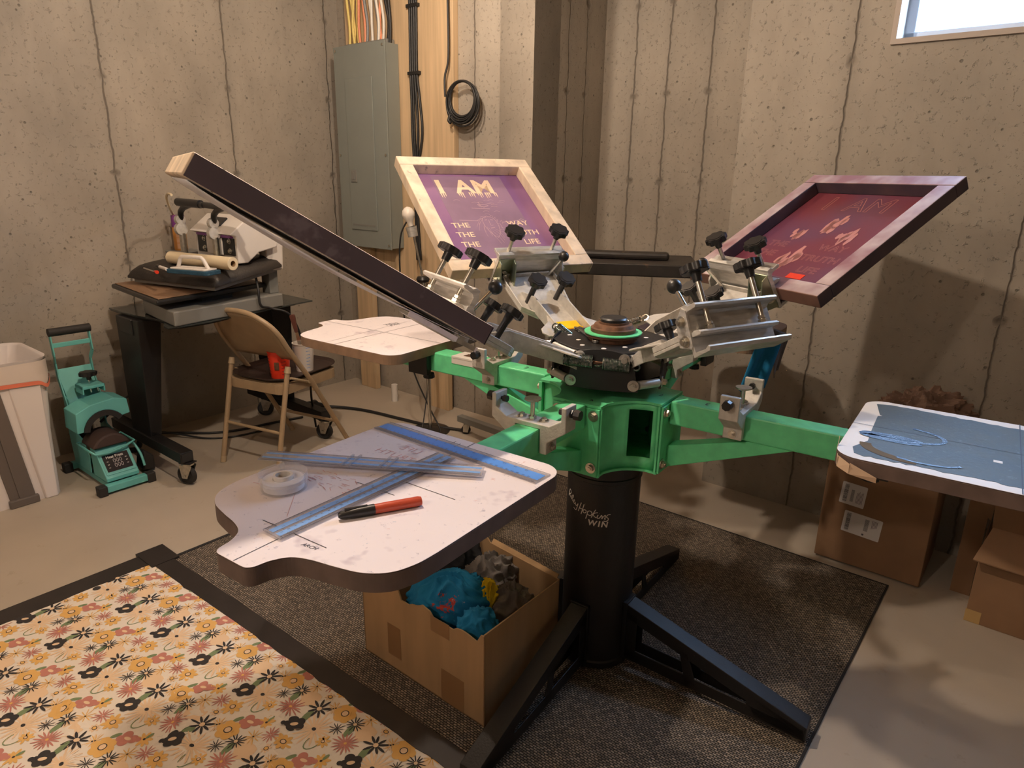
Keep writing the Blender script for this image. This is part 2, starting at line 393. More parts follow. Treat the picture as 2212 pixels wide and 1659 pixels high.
def region_mat(name, col, regions, bump=.3):
    m = mat(name, col, .9, noise=.25, nscale=12, bump=bump, bscale=120); nt = m.node_tree; L = nt.links; N_ = nt.nodes; b = N_['Principled BSDF']
    cur = b.inputs['Base Color'].links[0].from_socket
    g = N_.new('ShaderNodeNewGeometry'); n = N_.new('ShaderNodeTexNoise'); n.inputs['Scale'].default_value = 45; n.inputs['Detail'].default_value = 4; n.inputs['Roughness'].default_value = .7
    L.new(g.outputs['Position'], n.inputs['Vector'])
    for c, r, c2 in regions:
        d = N_.new('ShaderNodeVectorMath'); d.operation = 'DISTANCE'; L.new(g.outputs['Position'], d.inputs[0]); d.inputs[1].default_value = c
        a = N_.new('ShaderNodeMath'); a.operation = 'DIVIDE'; L.new(d.outputs['Value'], a.inputs[0]); a.inputs[1].default_value = r
        a2 = N_.new('ShaderNodeMath'); a2.operation = 'MULTIPLY_ADD'; L.new(n.outputs['Fac'], a2.inputs[0]); a2.inputs[1].default_value = 2.4; L.new(a.outputs[0], a2.inputs[2])
        rp_ = N_.new('ShaderNodeValToRGB'); rp_.color_ramp.elements[0].position = .0; rp_.color_ramp.elements[0].color = (1,1,1,1); rp_.color_ramp.elements[1].position = .08; rp_.color_ramp.elements[1].color = (0,0,0,1)
        s2 = N_.new('ShaderNodeMath'); s2.operation = 'SUBTRACT'; L.new(a2.outputs[0], s2.inputs[0]); s2.inputs[1].default_value = 1.75; L.new(s2.outputs[0], rp_.inputs['Fac'])
        mx = N_.new('ShaderNodeMix'); mx.data_type = 'RGBA'; L.new(rp_.outputs['Color'], mx.inputs[0]); L.new(cur, mx.inputs[6]); mx.inputs[7].default_value = (*c2, 1); cur = mx.outputs[2]
    L.new(cur, b.inputs['Base Color']); return m

def objm(name, bm, mats, mtx, **k):
    """mesh built in the local frame of mtx"""
    me = bpy.data.meshes.new(name); bmesh.ops.recalc_face_normals(bm, faces=bm.faces); bm.to_mesh(me); bm.free()
    for m_ in (mats if isinstance(mats, (list, tuple)) else [mats]): me.materials.append(M[m_] if isinstance(m_, str) else m_)
    o = bpy.data.objects.new(name, me); C.objects.link(o); o.matrix_world = mtx
    return o
def struct(o): o['kind'] = 'structure'; return o

# ---------------------------------------------------------------- the basement room
HC = 2.62
D0 = 2.945; DR = 3.60; S1 = -3.787; SA = -2.255; SB = -1.172; SE = 2.2
WT = .22
def wallm(o, x):  # local frame: X along the wall, Y into the wall, Z up
    x = V(x); return Mx((x, UP.cross(x), UP)).transposed().to_4x4(), V(o)
def wall(name, p0, xdir, length, seams, holes=None):
    m, o = wallm(p0, xdir); m.translation = o
    bm = B()
    if holes:
        (x0, z0, x1, z1) = holes
        box(bm, (0,0,0), (length,WT,z0)); box(bm, (0,0,z1), (length,WT,HC)); box(bm, (0,0,z0), (x0,WT,z1)); box(bm, (x1,0,z0), (length,WT,z1))
    else: box(bm, (0,0,0), (length,WT,HC))
    return struct(objm(name, bm, concrete('concrete_'+name, seams), m))
# left wall: starts far in front, runs along N to the corner
wall('wall_left', W(S1, -1.6), N, 4.545+WT, [1.13, 2.10, 3.13, 3.78, 4.45])
wall('wall_back', W(S1, D0), T, SA-S1, [1.137])
bm = B(); box(bm, (0,0,0), (DR-D0, WT, HC))
m = Mx((N, -T, UP)).transposed().to_4x4(); m.translation = W(SA, D0)
objw = objm('wall_recess_side', bm, concrete('concrete_wall_recess_side', [.30, .47]), m); struct(objw)
wall('wall_recess', W(SA-WT, DR), T, SB-SA+2*WT, [.42, .62, .86])
bm = B(); box(bm, (0,-WT,0), (DR-D0-.001, 0, HC))
m = Mx((N, -T, UP)).transposed().to_4x4(); m.translation = W(SB, D0+.001)
bm2 = bm; o = objm('wall_recess_return', bm2, concrete('concrete_wall_recess_return', []), m); struct(o)
WX0, WX1, WZ0, WZ1 = .525, 1.42, 1.868, 2.36
wall('wall_right', W(SB, D0), T, SE-SB, [.405, 1.03, 1.9], (WX0, WZ0, WX1, WZ1))
wall('wall_far_right', W(SE, D0), -N, 5.0, [1.2, 2.6])
bm = B(); box(bm, (S1-WT, -1.8, -.12), (SE+WT, DR+WT, 0)); struct(objm('floor', bm, 'conc_floor', ROOM))
wall('wall_behind_camera', W(SE, -1.6), -T, SE-S1, [1.5, 3.2])
# ceiling of joists and sub-floor
M['joist'] = mat('joist_wood', (.42,.30,.18), .7, noise=.2, nscale=5)
bm = B(); box(bm, (S1-WT, -1.8, HC), (SE+WT, DR+WT, HC+.06)); struct(objm('ceiling', bm, 'joist', ROOM))
# window high in the right wall
w0 = W(SB+WX0, D0); wm = ROOM.copy(); wm.translation = w0
ww = WX1-WX0; wh = WZ1-WZ0
win = bpy.data.objects.new('window_1', None); C.objects.link(win); win.location = w0+UP*WZ0; win['kind'] = 'structure'
def winbox(bm, x0, y0, z0, x1, y1, z1, mi=0): box(bm, (x0,y0,z0), (x1,y1,z1), wm, mi)
bm = B(); t_ = .018
winbox(bm, -.0, -.012, WZ0, ww, .10, WZ0+t_); winbox(bm, 0, -.012, WZ1-t_, ww, .10, WZ1); winbox(bm, 0, -.012, WZ0+t_, t_, .10, WZ1-t_); winbox(bm, ww-t_, -.012, WZ0+t_, ww, .10, WZ1-t_)
struct(obj('window_frame', bm, 'wood_sill', win))
bm = B(); a = t_; f_ = .035
winbox(bm, a, .10, WZ0, ww-a, .17, WZ0+f_+a); winbox(bm, a, .10, WZ1-f_-a, ww-a, .17, WZ1)
winbox(bm, 0, .10, WZ0, a+f_, .17, WZ1); winbox(bm, ww-a-f_, .10, WZ0, ww, .17, WZ1); winbox(bm, ww*.55, .11, WZ0+f_, ww*.55+.03, .16, WZ1-f_)
struct(obj('window_sash', bm, 'frame_vinyl', win, bevel=.004))
bm = B(); winbox(bm, a+f_, .135, WZ0+f_+a, ww-a-f_, .139, WZ1-f_-a); struct(obj('window_glass', bm, 'glassy', win))
bm = B(); q = [wm @ V(p) for p in ((-.5,.55,WZ0-.4),(ww+.6,.55,WZ0-.4),(ww+.6,.55,WZ1+.5),(-.5,.55,WZ1+.5))]; quad(bm, q)
o = obj('sky_backdrop', bm, 'sky'); struct(o)

# rug, floor mat ------------------------------------------------
bm = B(); box(bm, (-2.39,-.6,.0), (-.28,2.53,.006), mi=0)
e_ = .014
for lo, hi in (((-2.39-e_,-.6,0),(-2.39,2.53+e_,.008)), ((-.28,-.6,0),(-.274,2.536,.007)), ((-2.39,2.53,0),(-.28,2.536,.007))): box(bm, lo, hi, mi=1)
tag(objm('area_rug', bm, ['rug', 'rugedge'], ROOM), 'large brown woven rug with thin black binding under the green press', 'rug')

# floral floor mat with black taped border
def zc(s, d):
    z = .0105
    for (s0, d0, dx, dy, L_, w_, h_) in ((-1.30,.70,.75,-.66,.45,.022,.007), (-1.62,.62,.92,-.38,.30,.018,.005), (-1.75,.40,.95,-.3,.5,.02,.006), (-1.45,.45,.6,-.8,.4,.025,.006), (-1.12,.60,.9,.42,.22,.03,.008)):
        u = (s-s0)*dx+(d-d0)*dy; v = -(s-s0)*dy+(d-d0)*dx
        z += h_*math.exp(-(v/w_)**2)*math.exp(-(u/L_)**4)*max(0, min(1, (.87-d)/.08))
    return z
MS0, MS1, MD0, MD1 = -2.49, -.30, -1.0, 1.0
mt = thing('floor_mat', 'cream floral cloth floor mat with wide black taped border', 'mat', W(-1.3, 0, 0))
bm = B()
ns, nd = 90, 80; g = {}
x0, x1, y0, y1 = MS0+.08, MS1-.08, MD0+.08, MD1-.042
for i in range(ns+1):
    for j in range(nd+1):
        s = x0+(x1-x0)*i/ns; d = y0+(y1-y0)*j/nd; g[i,j] = bm.verts.new(W(s, d, zc(s, d)))
for i in range(ns):
    for j in range(nd): bm.faces.new([g[i,j], g[i+1,j], g[i+1,j+1], g[i,j+1]])
# printed flowers
O_ = V((-1.979,.734)); LA = V((.2125,.0165)); LB = V((-.025,.213))
def fpoly(c, pts, mi, dz):
    vs = []
    for x, y in pts:
        s, d = c[0]+x, c[1]+y
        if not (x0+.002 < s < x1-.002 and y0+.002 < d < y1-.002): return
        vs.append(bm.verts.new(W(s, d, zc(s, d)+dz)))
    bm.faces.new(vs).material_index = mi
def petal(c, a, r0, r1, w, mi, dz, k=3):
    ca, sa = math.cos(a), math.sin(a)
    prof = [(r0, w*.25), (r0+(r1-r0)*.45, w*.5), (r0+(r1-r0)*.8, w*.42), (r1, w*.12)]
    pts = [(x, y) for x, y in prof]+[(x, -y) for x, y in prof[::-1]]
    fpoly(c, [(x*ca-y*sa, x*sa+y*ca) for x, y in pts], mi, dz)
def blobf(c, r, sx, sy, rot, mi, dz, lobes=0, amp=0, n=20):
    ca, sa = math.cos(rot), math.sin(rot); pts = []
    for i in range(n):
        a = 2*PI*i/n; q = r*(1+amp*math.cos(lobes*a)); x, y = q*math.cos(a)*sx, q*math.sin(a)*sy
        pts.append((x*ca-y*sa, x*sa+y*ca))
    fpoly(c, pts, mi, dz)
def daisy(c, n, r0, r1, w, mi, dz, jit=.15, rot=0):
    for i in range(n):
        petal(c, rot+2*PI*(i+rnd.uniform(-jit,jit))/n, r0, r1*rnd.uniform(.82,1.1), w, mi, dz+.00002*i)
K, P_, OR, PE, G = 1, 2, 3, 4, 5
def tile(o):
    def at(u, v): return o+LA*u+LB*v
    z = .0004
    c = at(-.742,.09); daisy(c, 19, .006, .056, .0068, PE, z, rot=.2); blobf(c, .005,1.3,1,0, K, z+.0006)
    c = at(-.191,.414); blobf(c, .034, 1.15, .8, -.4, PE, z, 5, .16)
    c = at(-.603,.479)
    for i in range(6): a = i*PI/3+.3; blobf(c+V((.019*math.cos(a), .019*math.sin(a))), .014, 1, 1, 0, OR, z+.00012*i+.0002)
    blobf(c, .016, 1, 1, 0, OR, z+.0011); blobf(c, .011, 1, 1, 0, K, z+.0013); blobf(c, .0085, 1, 1, 0, PE, z+.0015)
    c = at(-.308,.822); daisy(c, 9, .003, .024, .009, OR, z+.0003); blobf(c, .0035,1,1,0, K, z+.0008)
    c = at(-.882,.74); daisy(c, 9, .003, .028, .012, OR, z+.0003); blobf(c, .008,1,1,0, K, z+.0008); blobf(c, .006,1,1,0, PE, z+.001)
    c = at(-.505,.025); daisy(c, 8, .002, .020, .008, OR, z+.0003); blobf(c, .005,1,1,0, K, z+.0008); blobf(c, .0035,1,1,0, PE, z+.001)
    for u, v in ((-.26,.593), (-.789,.451), (.23,.475)):
        c = at(u, v); daisy(c, 10, .002, .025, .0028, OR if u > -.5 else PE, z+.0003); blobf(c, .0025,1,1,0, K, z+.0007)
    c = at(.024,.566); daisy(c, 8, .003, .016, .006, PE, z+.0002); blobf(c, .006,1.3,1,0, K, z+.0006); blobf(c, .0045,1.3,1,0, OR, z+.0008)
    c = at(-.259,.156); daisy(c, 17, .002, .036, .0046, P_, z+.0005, rot=.1); blobf(c, .004,1,1,0, OR, z+.0012)
    c = at(-.094,.721); daisy(c, 12, .002, .027, .0036, P_, z+.0005)
    c = at(-.481,.713)
    for dx, dy, r in ((-.012,.006,.013), (.012,.008,.013), (0,-.012,.014), (.024,.016,.007), (-.016,-.012,.010)): blobf(c+V((dx, dy)), r, 1, 1, 0, P_, z+.0004+dx*.004)
    blobf(c, .008, 1.3, .6, .3, PE, z+.0008)
    for c, a, l in ((at(.024,.184), 1.75, .046), (at(-.36,.317), 1.75, .044), (at(-.642,.66), 1.2, .028), (at(-.30,.89), 1.6, .022)): blobf(c, l/2, 1, .42, a, G, z+.0005)
    for i in range(8):
        t0, t1 = i/8*PI, (i+1)/8*PI; c = at(-.60,-.04)
        pr = [(.018*math.cos(t0)*1.0, -.030*math.sin(t0)), (.018*math.cos(t1), -.030*math.sin(t1)), (.0155*math.cos(t1), -.027*math.sin(t1)), (.0155*math.cos(t0), -.027*math.sin(t0))]
        fpoly(c, pr, G, z+.0005)
    c = at(0, 0)
    for dx, dy, r in ((-.013,.008,.0135), (.005,.016,.0125), (.016,.003,.0125), (.003,-.011,.0135), (-.012,-.011,.010), (-.021,-.018,.007)): blobf(c+V((dx, dy)), r, 1, 1, 0, K, z+.0009+dx*.003)
    blobf(c, .0095, 1.1, .6, .9, PE, z+.0015)
    c = at(.064,.347); daisy(c, 9, .004, .034, .0072, K, z+.0008); blobf(c, .007, 1,1,0, PE, z+.0013)
    c = at(-.512,.251); daisy(c, 11, .001, .022, .0022, K, z+.0008)
    c = at(-.369,.428); daisy(c, 13, .002, .026, .0032, K, z+.0008); blobf(c, .005, 1,1,0, PE, z+.0014)
for ia in range(-3, 9):
    for ib in range(-5, 3): tile(O_+LA*ia+LB*ib)
obj('patterned_cloth', bm, ['cloth', 'f_black', 'f_pink', 'f_orange', 'f_peach', 'f_green'], mt, recalc=False)
bm = B(); h = .0125
def ragged(a0, a1, base, sgn, n=60):
    return [(a0+(a1-a0)*i/n, base+sgn*rnd.uniform(0,.010)*(rnd.random() > .6)) for i in range(n+1)]
def eo(x): return .962+.027*(x+2.49)
def ei(x): return .896+.030*(x+2.40)
inn_ = [(x, ei(x)-rnd.uniform(0,.006)*(rnd.random() > .6)) for x in [MS0+.08+(MS1-MS0-.08)*i/60 for i in range(61)]]
prism(bm, [(MS0, eo(MS0)), (MS0, ei(MS0))]+inn_+[(MS1, eo(MS1))], .0, h, ROOM)
lft = [(MS0, .90)]+[(MS0, MD0), (MS0+.1, MD0)]+[(MS0+.085+.006*(1-(y-MD0)/(MD1-MD0))+rnd.uniform(0,.008)*(rnd.random() > .6), y) for y in [MD0+(.90-MD0)*i/50 for i in range(51)]]
prism(bm, lft, .0, h-.001, ROOM)
box(bm, (MS0-.02, .885, .004), (MS0+.115, .985, .0145), ROOM)
box(bm, (MS1-.095, MD0, 0), (MS1, .90, h-.001), ROOM)
obj('taped_border', bm, 'vinyl', mt)

# ================================================================ the screen printing press
HX, HY = .268, 1.789
HUB = V((HX, HY, 0)); TH = R(55.33)
ZA, ZP = .8556, .880
def armM(k):      # k 0..3 anticlockwise from the arm pointing at the recess; X outward, Y left, Z up
    a = TH+k*PI/2; e = V((math.cos(a), math.sin(a), 0)); m = Mx((e, UP.cross(e), UP)).transposed().to_4x4(); m.translation = HUB; return m
press = thing('screen_printing_press', 'green and black four-arm rotary screen printing press standing on the brown rug', 'printing press', (HX, HY, 0))
def hexbolt(bm, c, d, r=.0095, h=.007, washer=.014, mi=0):
    c = V(c); d = V(d).normalized()
    cyl(bm, c, c+d*.0025, washer, n=18, mi=mi); cyl(bm, c+d*.0025, c+d*(h+.0025), r, n=6, mi=mi)
    cyl(bm, c+d*(h+.0025), c+d*(h+.005), r*.55, n=12, mi=mi)
# post
bm = B(); lathe(bm, [(.0,.012), (.108,.012), (.108,.03), (.1035,.034), (.1035,.648), (.1,.652), (0,.652)], Mx.Translation(HUB), n=64)
lathe(bm, [(.1035,.60), (.1065,.602), (.1065,.612), (.1035,.614)], Mx.Translation(HUB), n=64)
post = obj('post', bm, 'black', press, smooth=40)
# lettering on the post: handwritten name drawn as strokes, block word below
def onpost(x, z, off=.0007):      # x metres around the post from its front
    a = R(-98.5)+x/.1035; r = .1035+off; return V((HX+r*math.cos(a), HY+r*math.sin(a), z))
bm = B()
strokes = [  # pixel-free drawing units: x right, y down, read off the lettering (1 unit = 1 mm / 12)
 [(205,500),(212,400),(222,330),(235,295),(262,330),(262,375),(235,420),(222,425),(240,470),(262,505)],
 [(275,430),(268,480),(272,520),(292,520)], [(292,520),(330,430),(325,395),(305,410),(292,500),(310,555),(335,560)],
 [(335,560),(365,520),(355,495),(335,530),(345,590),(375,600)], [(375,600),(385,545),(390,600),(420,620),(460,545)], [(460,545),(440,640),(420,720),(395,745),(345,710)],
 [(540,480),(505,610),(470,745)], [(612,500),(580,640),(545,795)], [(500,640),(590,650)],
 [(640,640),(600,660),(595,705),(625,730),(665,705),(670,655),(640,640)],
 [(712,650),(700,740),(668,875)], [(705,690),(740,640),(790,640),(820,690),(800,740),(760,760),(715,740)],
 [(905,570),(850,690),(805,805)], [(965,640),(900,660),(850,700),(880,760),(935,785)], [(975,700),(950,760),(965,795),(1010,780),(1055,700)], [(1003,660),(1006,664)],
 [(1055,700),(1075,740),(1065,800),(1110,730),(1150,695),(1150,740),(1135,800),(1165,790)],
 [(1275,670),(1215,680),(1180,740),(1225,780),(1215,835),(1160,865),(1115,850)]]
for st in strokes:
    w_ = []
    for x, y in st:
        xx = (x-1065)/11.06/1.16          # mm, pixels of the drawing -> millimetres on the post
        x_m = (x-1065)/11.06*.00122; q = max(-.98, min(.98, (x_m)/.1035)); w_.append((math.asin(q)*.1035, .556-(y-300)/11.06*.00122-.0))
    pts = [onpost(x, z) for x, z in smooth_path([(x, z, 0) for x, z in w_], 4) and [(p.x, p.y) for p in smooth_path([(x, z, 0) for x, z in w_], 4)]]
    nrm = (pts[len(pts)//2]-HUB); nrm.z = 0; ribbon(bm, pts, .0024, nrm)
def wp(p): return p
cx = math.asin((985-1065)/11.06*.00122/.1035)*.1035; czz = .556-(955-300)/11.06*.00122
for i_, (ch, dx) in enumerate((('W', -.0175), ('I', .0015), ('N', .0165))):
    a = R(-98.5)+(cx+dx)/.1035; e = V((-math.sin(a), math.cos(a), 0)); nn = V((math.cos(a), math.sin(a), 0))
    m = Mx((e, UP, nn)).transposed().to_4x4(); m.translation = HUB+nn*.1044+UP*(czz-.0)
    text_bm(bm, ch, .0240, m, shear=.15, bold=.03)
obj('lettering', bm, 'print_w', post, recalc=False)
# green hub
hub = None; bm = B()
def hub_outline(z):
    pts = []
    for k in range(4):
        a = TH+k*PI/2; e = V((math.cos(a), math.sin(a))); n = V((-e.y, e.x))
        for s_ in (-1, 1): pts.append((HUB.x+e.x*.182+n.x*.070*s_, HUB.y+e.y*.182+n.y*.070*s_))
        c = V((HX, HY))+(e+n)*.150   # concave bay between two arms
        a0 = e*.182+n*.070; a1 = n*.182+e*.070
        p0 = V((HX, HY))+e*.150+n*.070; p1 = V((HX, HY))+n*.150+e*.070; mid = V((HX, HY))+(e+n)*.088
        for t in (0, .12, .25, .38, .5, .62, .75, .88, 1):
            q = p0*(1-t)**2+mid*2*t*(1-t)*1.0+p1*t*t; pts.append((q.x, q.y))
    return pts
ol = hub_outline(0)
prism(bm, ol, .848, .8545); prism(bm, ol, .662, .668)
hub = obj('hub', bm, 'green', press)
for k in range(4):   # curved inner walls between the arms
    bm = B(); a = TH+k*PI/2; e = V((math.cos(a), math.sin(a), 0)); n = V((-e.y, e.x, 0))
    p0 = HUB+e*.172+n*.060; p1 = HUB+n*.172+e*.060; mid = HUB+(e+n)*.070
    P2 = [p0*(1-t)**2+mid*2*t*(1-t)+p1*t*t for t in [i/14 for i in range(15)]]
    zs = [.668, .70, .83, .848]; vv = [[bm.verts.new(q+UP*z) for z in zs] for q in P2]
    for i in range(14):
        for j in range(3):
            if k == 2 and 8 <= i <= 12 and j == 1: continue
            bm.faces.new([vv[i][j], vv[i+1][j], vv[i+1][j+1], vv[i][j+1]])
    obj('curved_wall', bm, 'green', hub, smooth=50, solid=.003)
bm = B(); cyl(bm, HUB+UP*.655, HUB+UP*.86, .045, n=24); 
m2 = armM(3); obj('centre_tube', bm, 'green', hub, smooth=40); bm = B(); box(bm, (-.02,-.14,.70), (.02,-.02,.712), m2); cyl(bm, m2 @ V((-.01,-.10,.72)), m2 @ V((-.03,-.13,.79)), .007, n=10); 
obj('brake_lever', bm, 'rust', hub, bevel=.002)
for k in range(4):
    m = armM(k); bm = B()
    box(bm, (.174,-.072,.662), (.180,.072,.8475), m); obj('end_plate', bm, 'green', hub, bevel=.001)
# arms
ARMLAB = {0: None, 1: '2', 2: None, 3: '3'}
for k in range(4):
    m = armM(k); bm = B(); h = .0315
    box(bm, (.190,-h,ZA-.063), (.93 if k != 0 else .93, h, ZA), m)
    arm = obj('platen_arm', bm, 'green', press, bevel=.004)
    bm = B(); box(bm, (.181,-.068,.664), (.187,.068,.846), m)
    obj('flange_plate', bm, 'green', arm, bevel=.001)
    bm = B()   # diagonal brace, rectangular tube
    for_ = [(.187, .670), (.187, .730), (.400, .7925), (.500, .7925)]
    hexv = [m @ V((x, y, z)) for y in (-.024, .024) for x, z in for_]
    b4, t4 = hexv[:4], hexv[4:]; hexa(bm, b4, t4); obj('brace', bm, 'green', arm, bevel=.002)
    for sy in (-1, 1):
        for z in (.688, .828):
            bm = B(); hexbolt(bm, m @ V((.187, sy*.052, z)), m.to_3x3() @ V((1,0,0))); cyl(bm, m @ V((.187, sy*.052, z)), m @ V((.162, sy*.052, z)), .009, n=6)
            obj('bolt', bm, 'steel', arm, smooth=30)
    # registration bracket
    r0 = {2: .362, 3: .335, 1: .355, 0: .36}[k]
    prof = [(-.100,.062), (-.100,.004), (-.052,-.030), (-.052,-.058), (-.0335,-.058), (-.0335,0), (.0335,0), (.0335,-.058), (.052,-.058), (.052,-.030), (.100,.004), (.100,.062), (.088,.062), (.088,.030), (.058,.012), (-.058,.012), (-.088,.030), (-.088,.062)]
    e3 = m.to_3x3(); mb = Mx((e3 @ V((0,1,0)), UP, e3 @ V((1,0,0)))).transposed().to_4x4(); mb.translation = m @ V((r0, 0, ZA))
    bm = B(); prism(bm, prof, 0, .046, mb)
    br = obj('registration_bracket', bm, 'alucast', press, bevel=.002)
    bm = B(); c = m @ V((r0+.024, .0, ZA+.012))
    cyl(bm, c, c+UP*.008, .0095, n=6); cyl(bm, c, c+UP*.045, .0052, n=14); lathe(bm, [(0,.043),(.012,.043),(.0195,.047),(.0195,.050),(0,.0505)], Mx.Translation(c), n=28)
    obj('height_post', bm, 'steel', br, smooth=30)
    for sy in (-.030, .030): bm = B(); hexbolt(bm, m @ V((r0+.022, sy, ZA+.012)), UP, .007, .005, .011); obj('bolt', bm, 'steel', br, smooth=30)
    for sy in (-1, 1): bm = B(); hexbolt(bm, m @ V((r0+.023, sy*.052, ZA-.044)), e3 @ V((0,sy,0)), .007, .005, .010); obj('bolt', bm, 'steel', br, smooth=30)
    for sy in (-1, 1):
        bm = B(); c0 = m @ V((r0+.023, sy*.086, ZA+.045)); d = e3 @ V((0,sy,0))
        cyl(bm, c0-d*.012, c0+d*.034, .0045, n=10); cyl(bm, c0+d*.014, c0+d*.020, .010, n=6); cyl(bm, c0+d*.024, c0+d*.038, .0125, .0115, n=8); cyl(bm, c0-d*.014, c0-d*.004, .008, n=8)
        obj('stop_knob', bm, 'blackpl', br, smooth=30)
    if k == 1:
        bm = B(); box(bm, (.44, -.034, ZA-.004), (.535, .0335, ZA+.0012), m); box(bm, (.44, .0318, ZA-.022), (.535, .0328, ZA), m)
        box(bm, (.475, -.012, ZA+.0013), (.505, .010, ZA+.0016), m, mi=1); text_bm(bm, 'M', .04, m @ Mx.Translation((.49, -.004, ZA+.0018)) @ Mx.Rotation(-PI/2, 4, 'Z'), mi=1)
        obj('paint_splashed_sticker', bm, ['print_w', 'rust'], arm)
    if ARMLAB[k]:
        bm = B(); text_bm(bm, ARMLAB[k], .026, m @ Mx.Translation((.275, 0, ZA+.0006)) @ Mx.Rotation(PI, 4, 'Z')); obj('number', bm, 'ink_k', arm, recalc=False)
bm = B(); m = armM(2); text_bm(bm, '4', .022, m @ Mx.Translation((.150, .025, .8549)) @ Mx.Rotation(2.2, 4, 'Z')); text_bm(bm, '2', .022, armM(3) @ Mx.Translation((.150, .0, .8549))); obj('plate_numbers', bm, 'ink_k', hub, recalc=False)
# platens ---------------------------------------------------------
def platen_poly():
    r = .047; W_ = .2195; u0, u1 = .606, 1.086
    o = [(u0+r-r*math.cos(R(a)), -(W_-r)-r*math.sin(R(a))) for a in range(0, 91, 10)]
    o += [(.80,-W_)]+[(p.x, p.y) for p in smooth_path([(x, y, 0) for x, y in [(.97,-W_), (1.010,-.216), (1.046,-.202), (1.070,-.172), (1.082,-.130), (1.090,-.090), (1.102,-.062), (1.124,-.047), (1.146,-.042), (1.155,-.035), (1.157,-.026)]], 5)]
    return o+[(x, -y) for x, y in o[::-1]]
PLT = {}
for k, (top, side) in {2: ('lam', 'mdfdark'), 3: ('print_w', 'mdfdark'), 1: ('lam', 'mdf'), 0: ('wooddark', 'mdf')}.items():
    m = armM(k); bm = B()
    prism(bm, platen_poly(), ZP-.031, ZP-.002, m, 0); t = prism(bm, platen_poly(), ZP-.002, ZP, m, 1, 0)
    pl = obj('platen', bm, [side, top], press, bevel=.0012); PLT[k] = pl
    bm = B(); box(bm, (.62,-.055,ZA-.075), (.70,-.034,ZP-.031), m); box(bm, (.62,.034,ZA-.075), (.70,.055,ZP-.031), m); cyl(bm, m @ V((.66,0,ZA-.064)), m @ V((.66,0,ZA-.085)), .006, n=8)
    cyl(bm, m @ V((.66,0,ZA-.083)), m @ V((.66,0,ZA-.10)), .018, .02, n=8); obj('platen_clamp', bm, 'blackpl', pl, bevel=.003)
# pen and ink marks on the platens
def line(bm, m, pts, w=.0015, mi=0, z=ZP+.0004):
    ribbon(bm, [m @ V((x, y, z)) for x, y in pts], w, UP, mi=mi)
m = armM(2); bm = B()
for a in ([(.608,.006),(1.155,.006)], [(.826,.022),(.826,.134)], [(.877,-.046),(.875,.042)], [(1.059,-.061),(1.056,.083)], [(.628,-.015),(.640,-.015)], [(.624,-.03),(.642,-.03)]): line(bm, m, a)
text_bm(bm, 'ARCH', .0105, m @ Mx.Translation((1.068, .060, ZP+.0005)) @ Mx.Rotation(PI/2+.12, 4, 'Z'), shear=.3)
obj('pen_marks', bm, 'ink_k', PLT[2], recalc=False)
bm = B()
for s_, u, v in (('LIFE', .712, -.072), ('TRUTH', .750, -.080)):
    mm = m @ Mx.Translation((u, v, ZP+.0005)) @ Mx.Rotation(PI/2, 4, 'Z') @ Mx.Diagonal((-1,1,1,1)); text_bm(bm, s_, .030, mm, bold=-.018)
for i in range(46):
    u = .90+rnd.uniform(-.028,.028); v = -.085+rnd.uniform(-.055,.065); a = rnd.uniform(-.4,.4)+1.4
    line(bm, m, [(u, v), (u+.012*math.cos(a), v+.012*math.sin(a))], .001)
line(bm, m, [(.985,-.19),(.975,-.12)], .0012); line(bm, m, [(.945,-.12),(1.03,-.04)], .0008)
obj('red_marks', bm, 'ink_r', PLT[2], recalc=False)
m = armM(1); bm = B()
line(bm, m, [(.606,0),(1.157,0)], .0018); line(bm, m, [(.86,-.219),(.86,.219)], .0018); line(bm, m, [(.90,.219),(.925,-.20)], .001)
for i in range(10): line(bm, m, smooth_path([(.93+rnd.uniform(-.02,.02), -.13+j*.012, 0) for j in range(5)], 3) and [(.93+rnd.uniform(-.025,.025), -.14+j*.014) for j in range(5)], .001)
obj('pen_marks', bm, 'ink_k', PLT[1], recalc=False)
m = armM(3); bm = B()
n_ = 40; edge = lambda a, b: [(a[0]+(b[0]-a[0])*i/n_, a[1]+(b[1]-a[1])*i/n_+rnd.uniform(-.004,.004)) for i in range(n_+1)]
poly = [(.630,.185), (.648,.10), (.655,.095), (.645,.088), (.648,-.02), (.652,-.10), (.632,-.155), (.640,-.19)]+edge((.66,-.196), (1.07,-.180))+edge((1.07,.17), (.66,.198))
prism(bm, poly, ZP-.001, ZP+.0006, m, 0)
line(bm, m, [(.606,.005),(1.15,.005)], .0018, 3, ZP+.001); line(bm, m, [(.915,-.219),(.915,.219)], .002, 3, ZP+.001)
def ring(c, a, b, a0, a1, w, mi, z, rot=0): 
    pts = []
    for i in range(25):
        t = R(a0+(a1-a0)*i/24); x, y = a*math.cos(t), b*math.sin(t); pts.append((c[0]+x*math.cos(rot)-y*math.sin(rot), c[1]+x*math.sin(rot)+y*math.cos(rot)))
    line(bm, m, pts, w, mi, z)
ring((.70,-.01), .085, .05, -95, 75, .009, 1, ZP+.0014); ring((.69,-.055), .05, .012, 0, 355, .026, 1, ZP+.0013)
ring((.74,-.115), .09, .06, 180, 275, .022, 2, ZP+.0012); ring((.755,-.12), .075, .052, 235, 330, .008, 1, ZP+.0015)
box(bm, (.87,-.075,ZP), (.885,-.062,ZP+.001), m, mi=4); box(bm, (.93,-.10,ZP), (.95,-.085,ZP+.001), m, mi=4)
obj('adhesive_film', bm, ['patch', 'glaze', 'glazeb', 'ink_k', 'print_w'], PLT[3])
bm = B(); # peeling masking tape on the corner
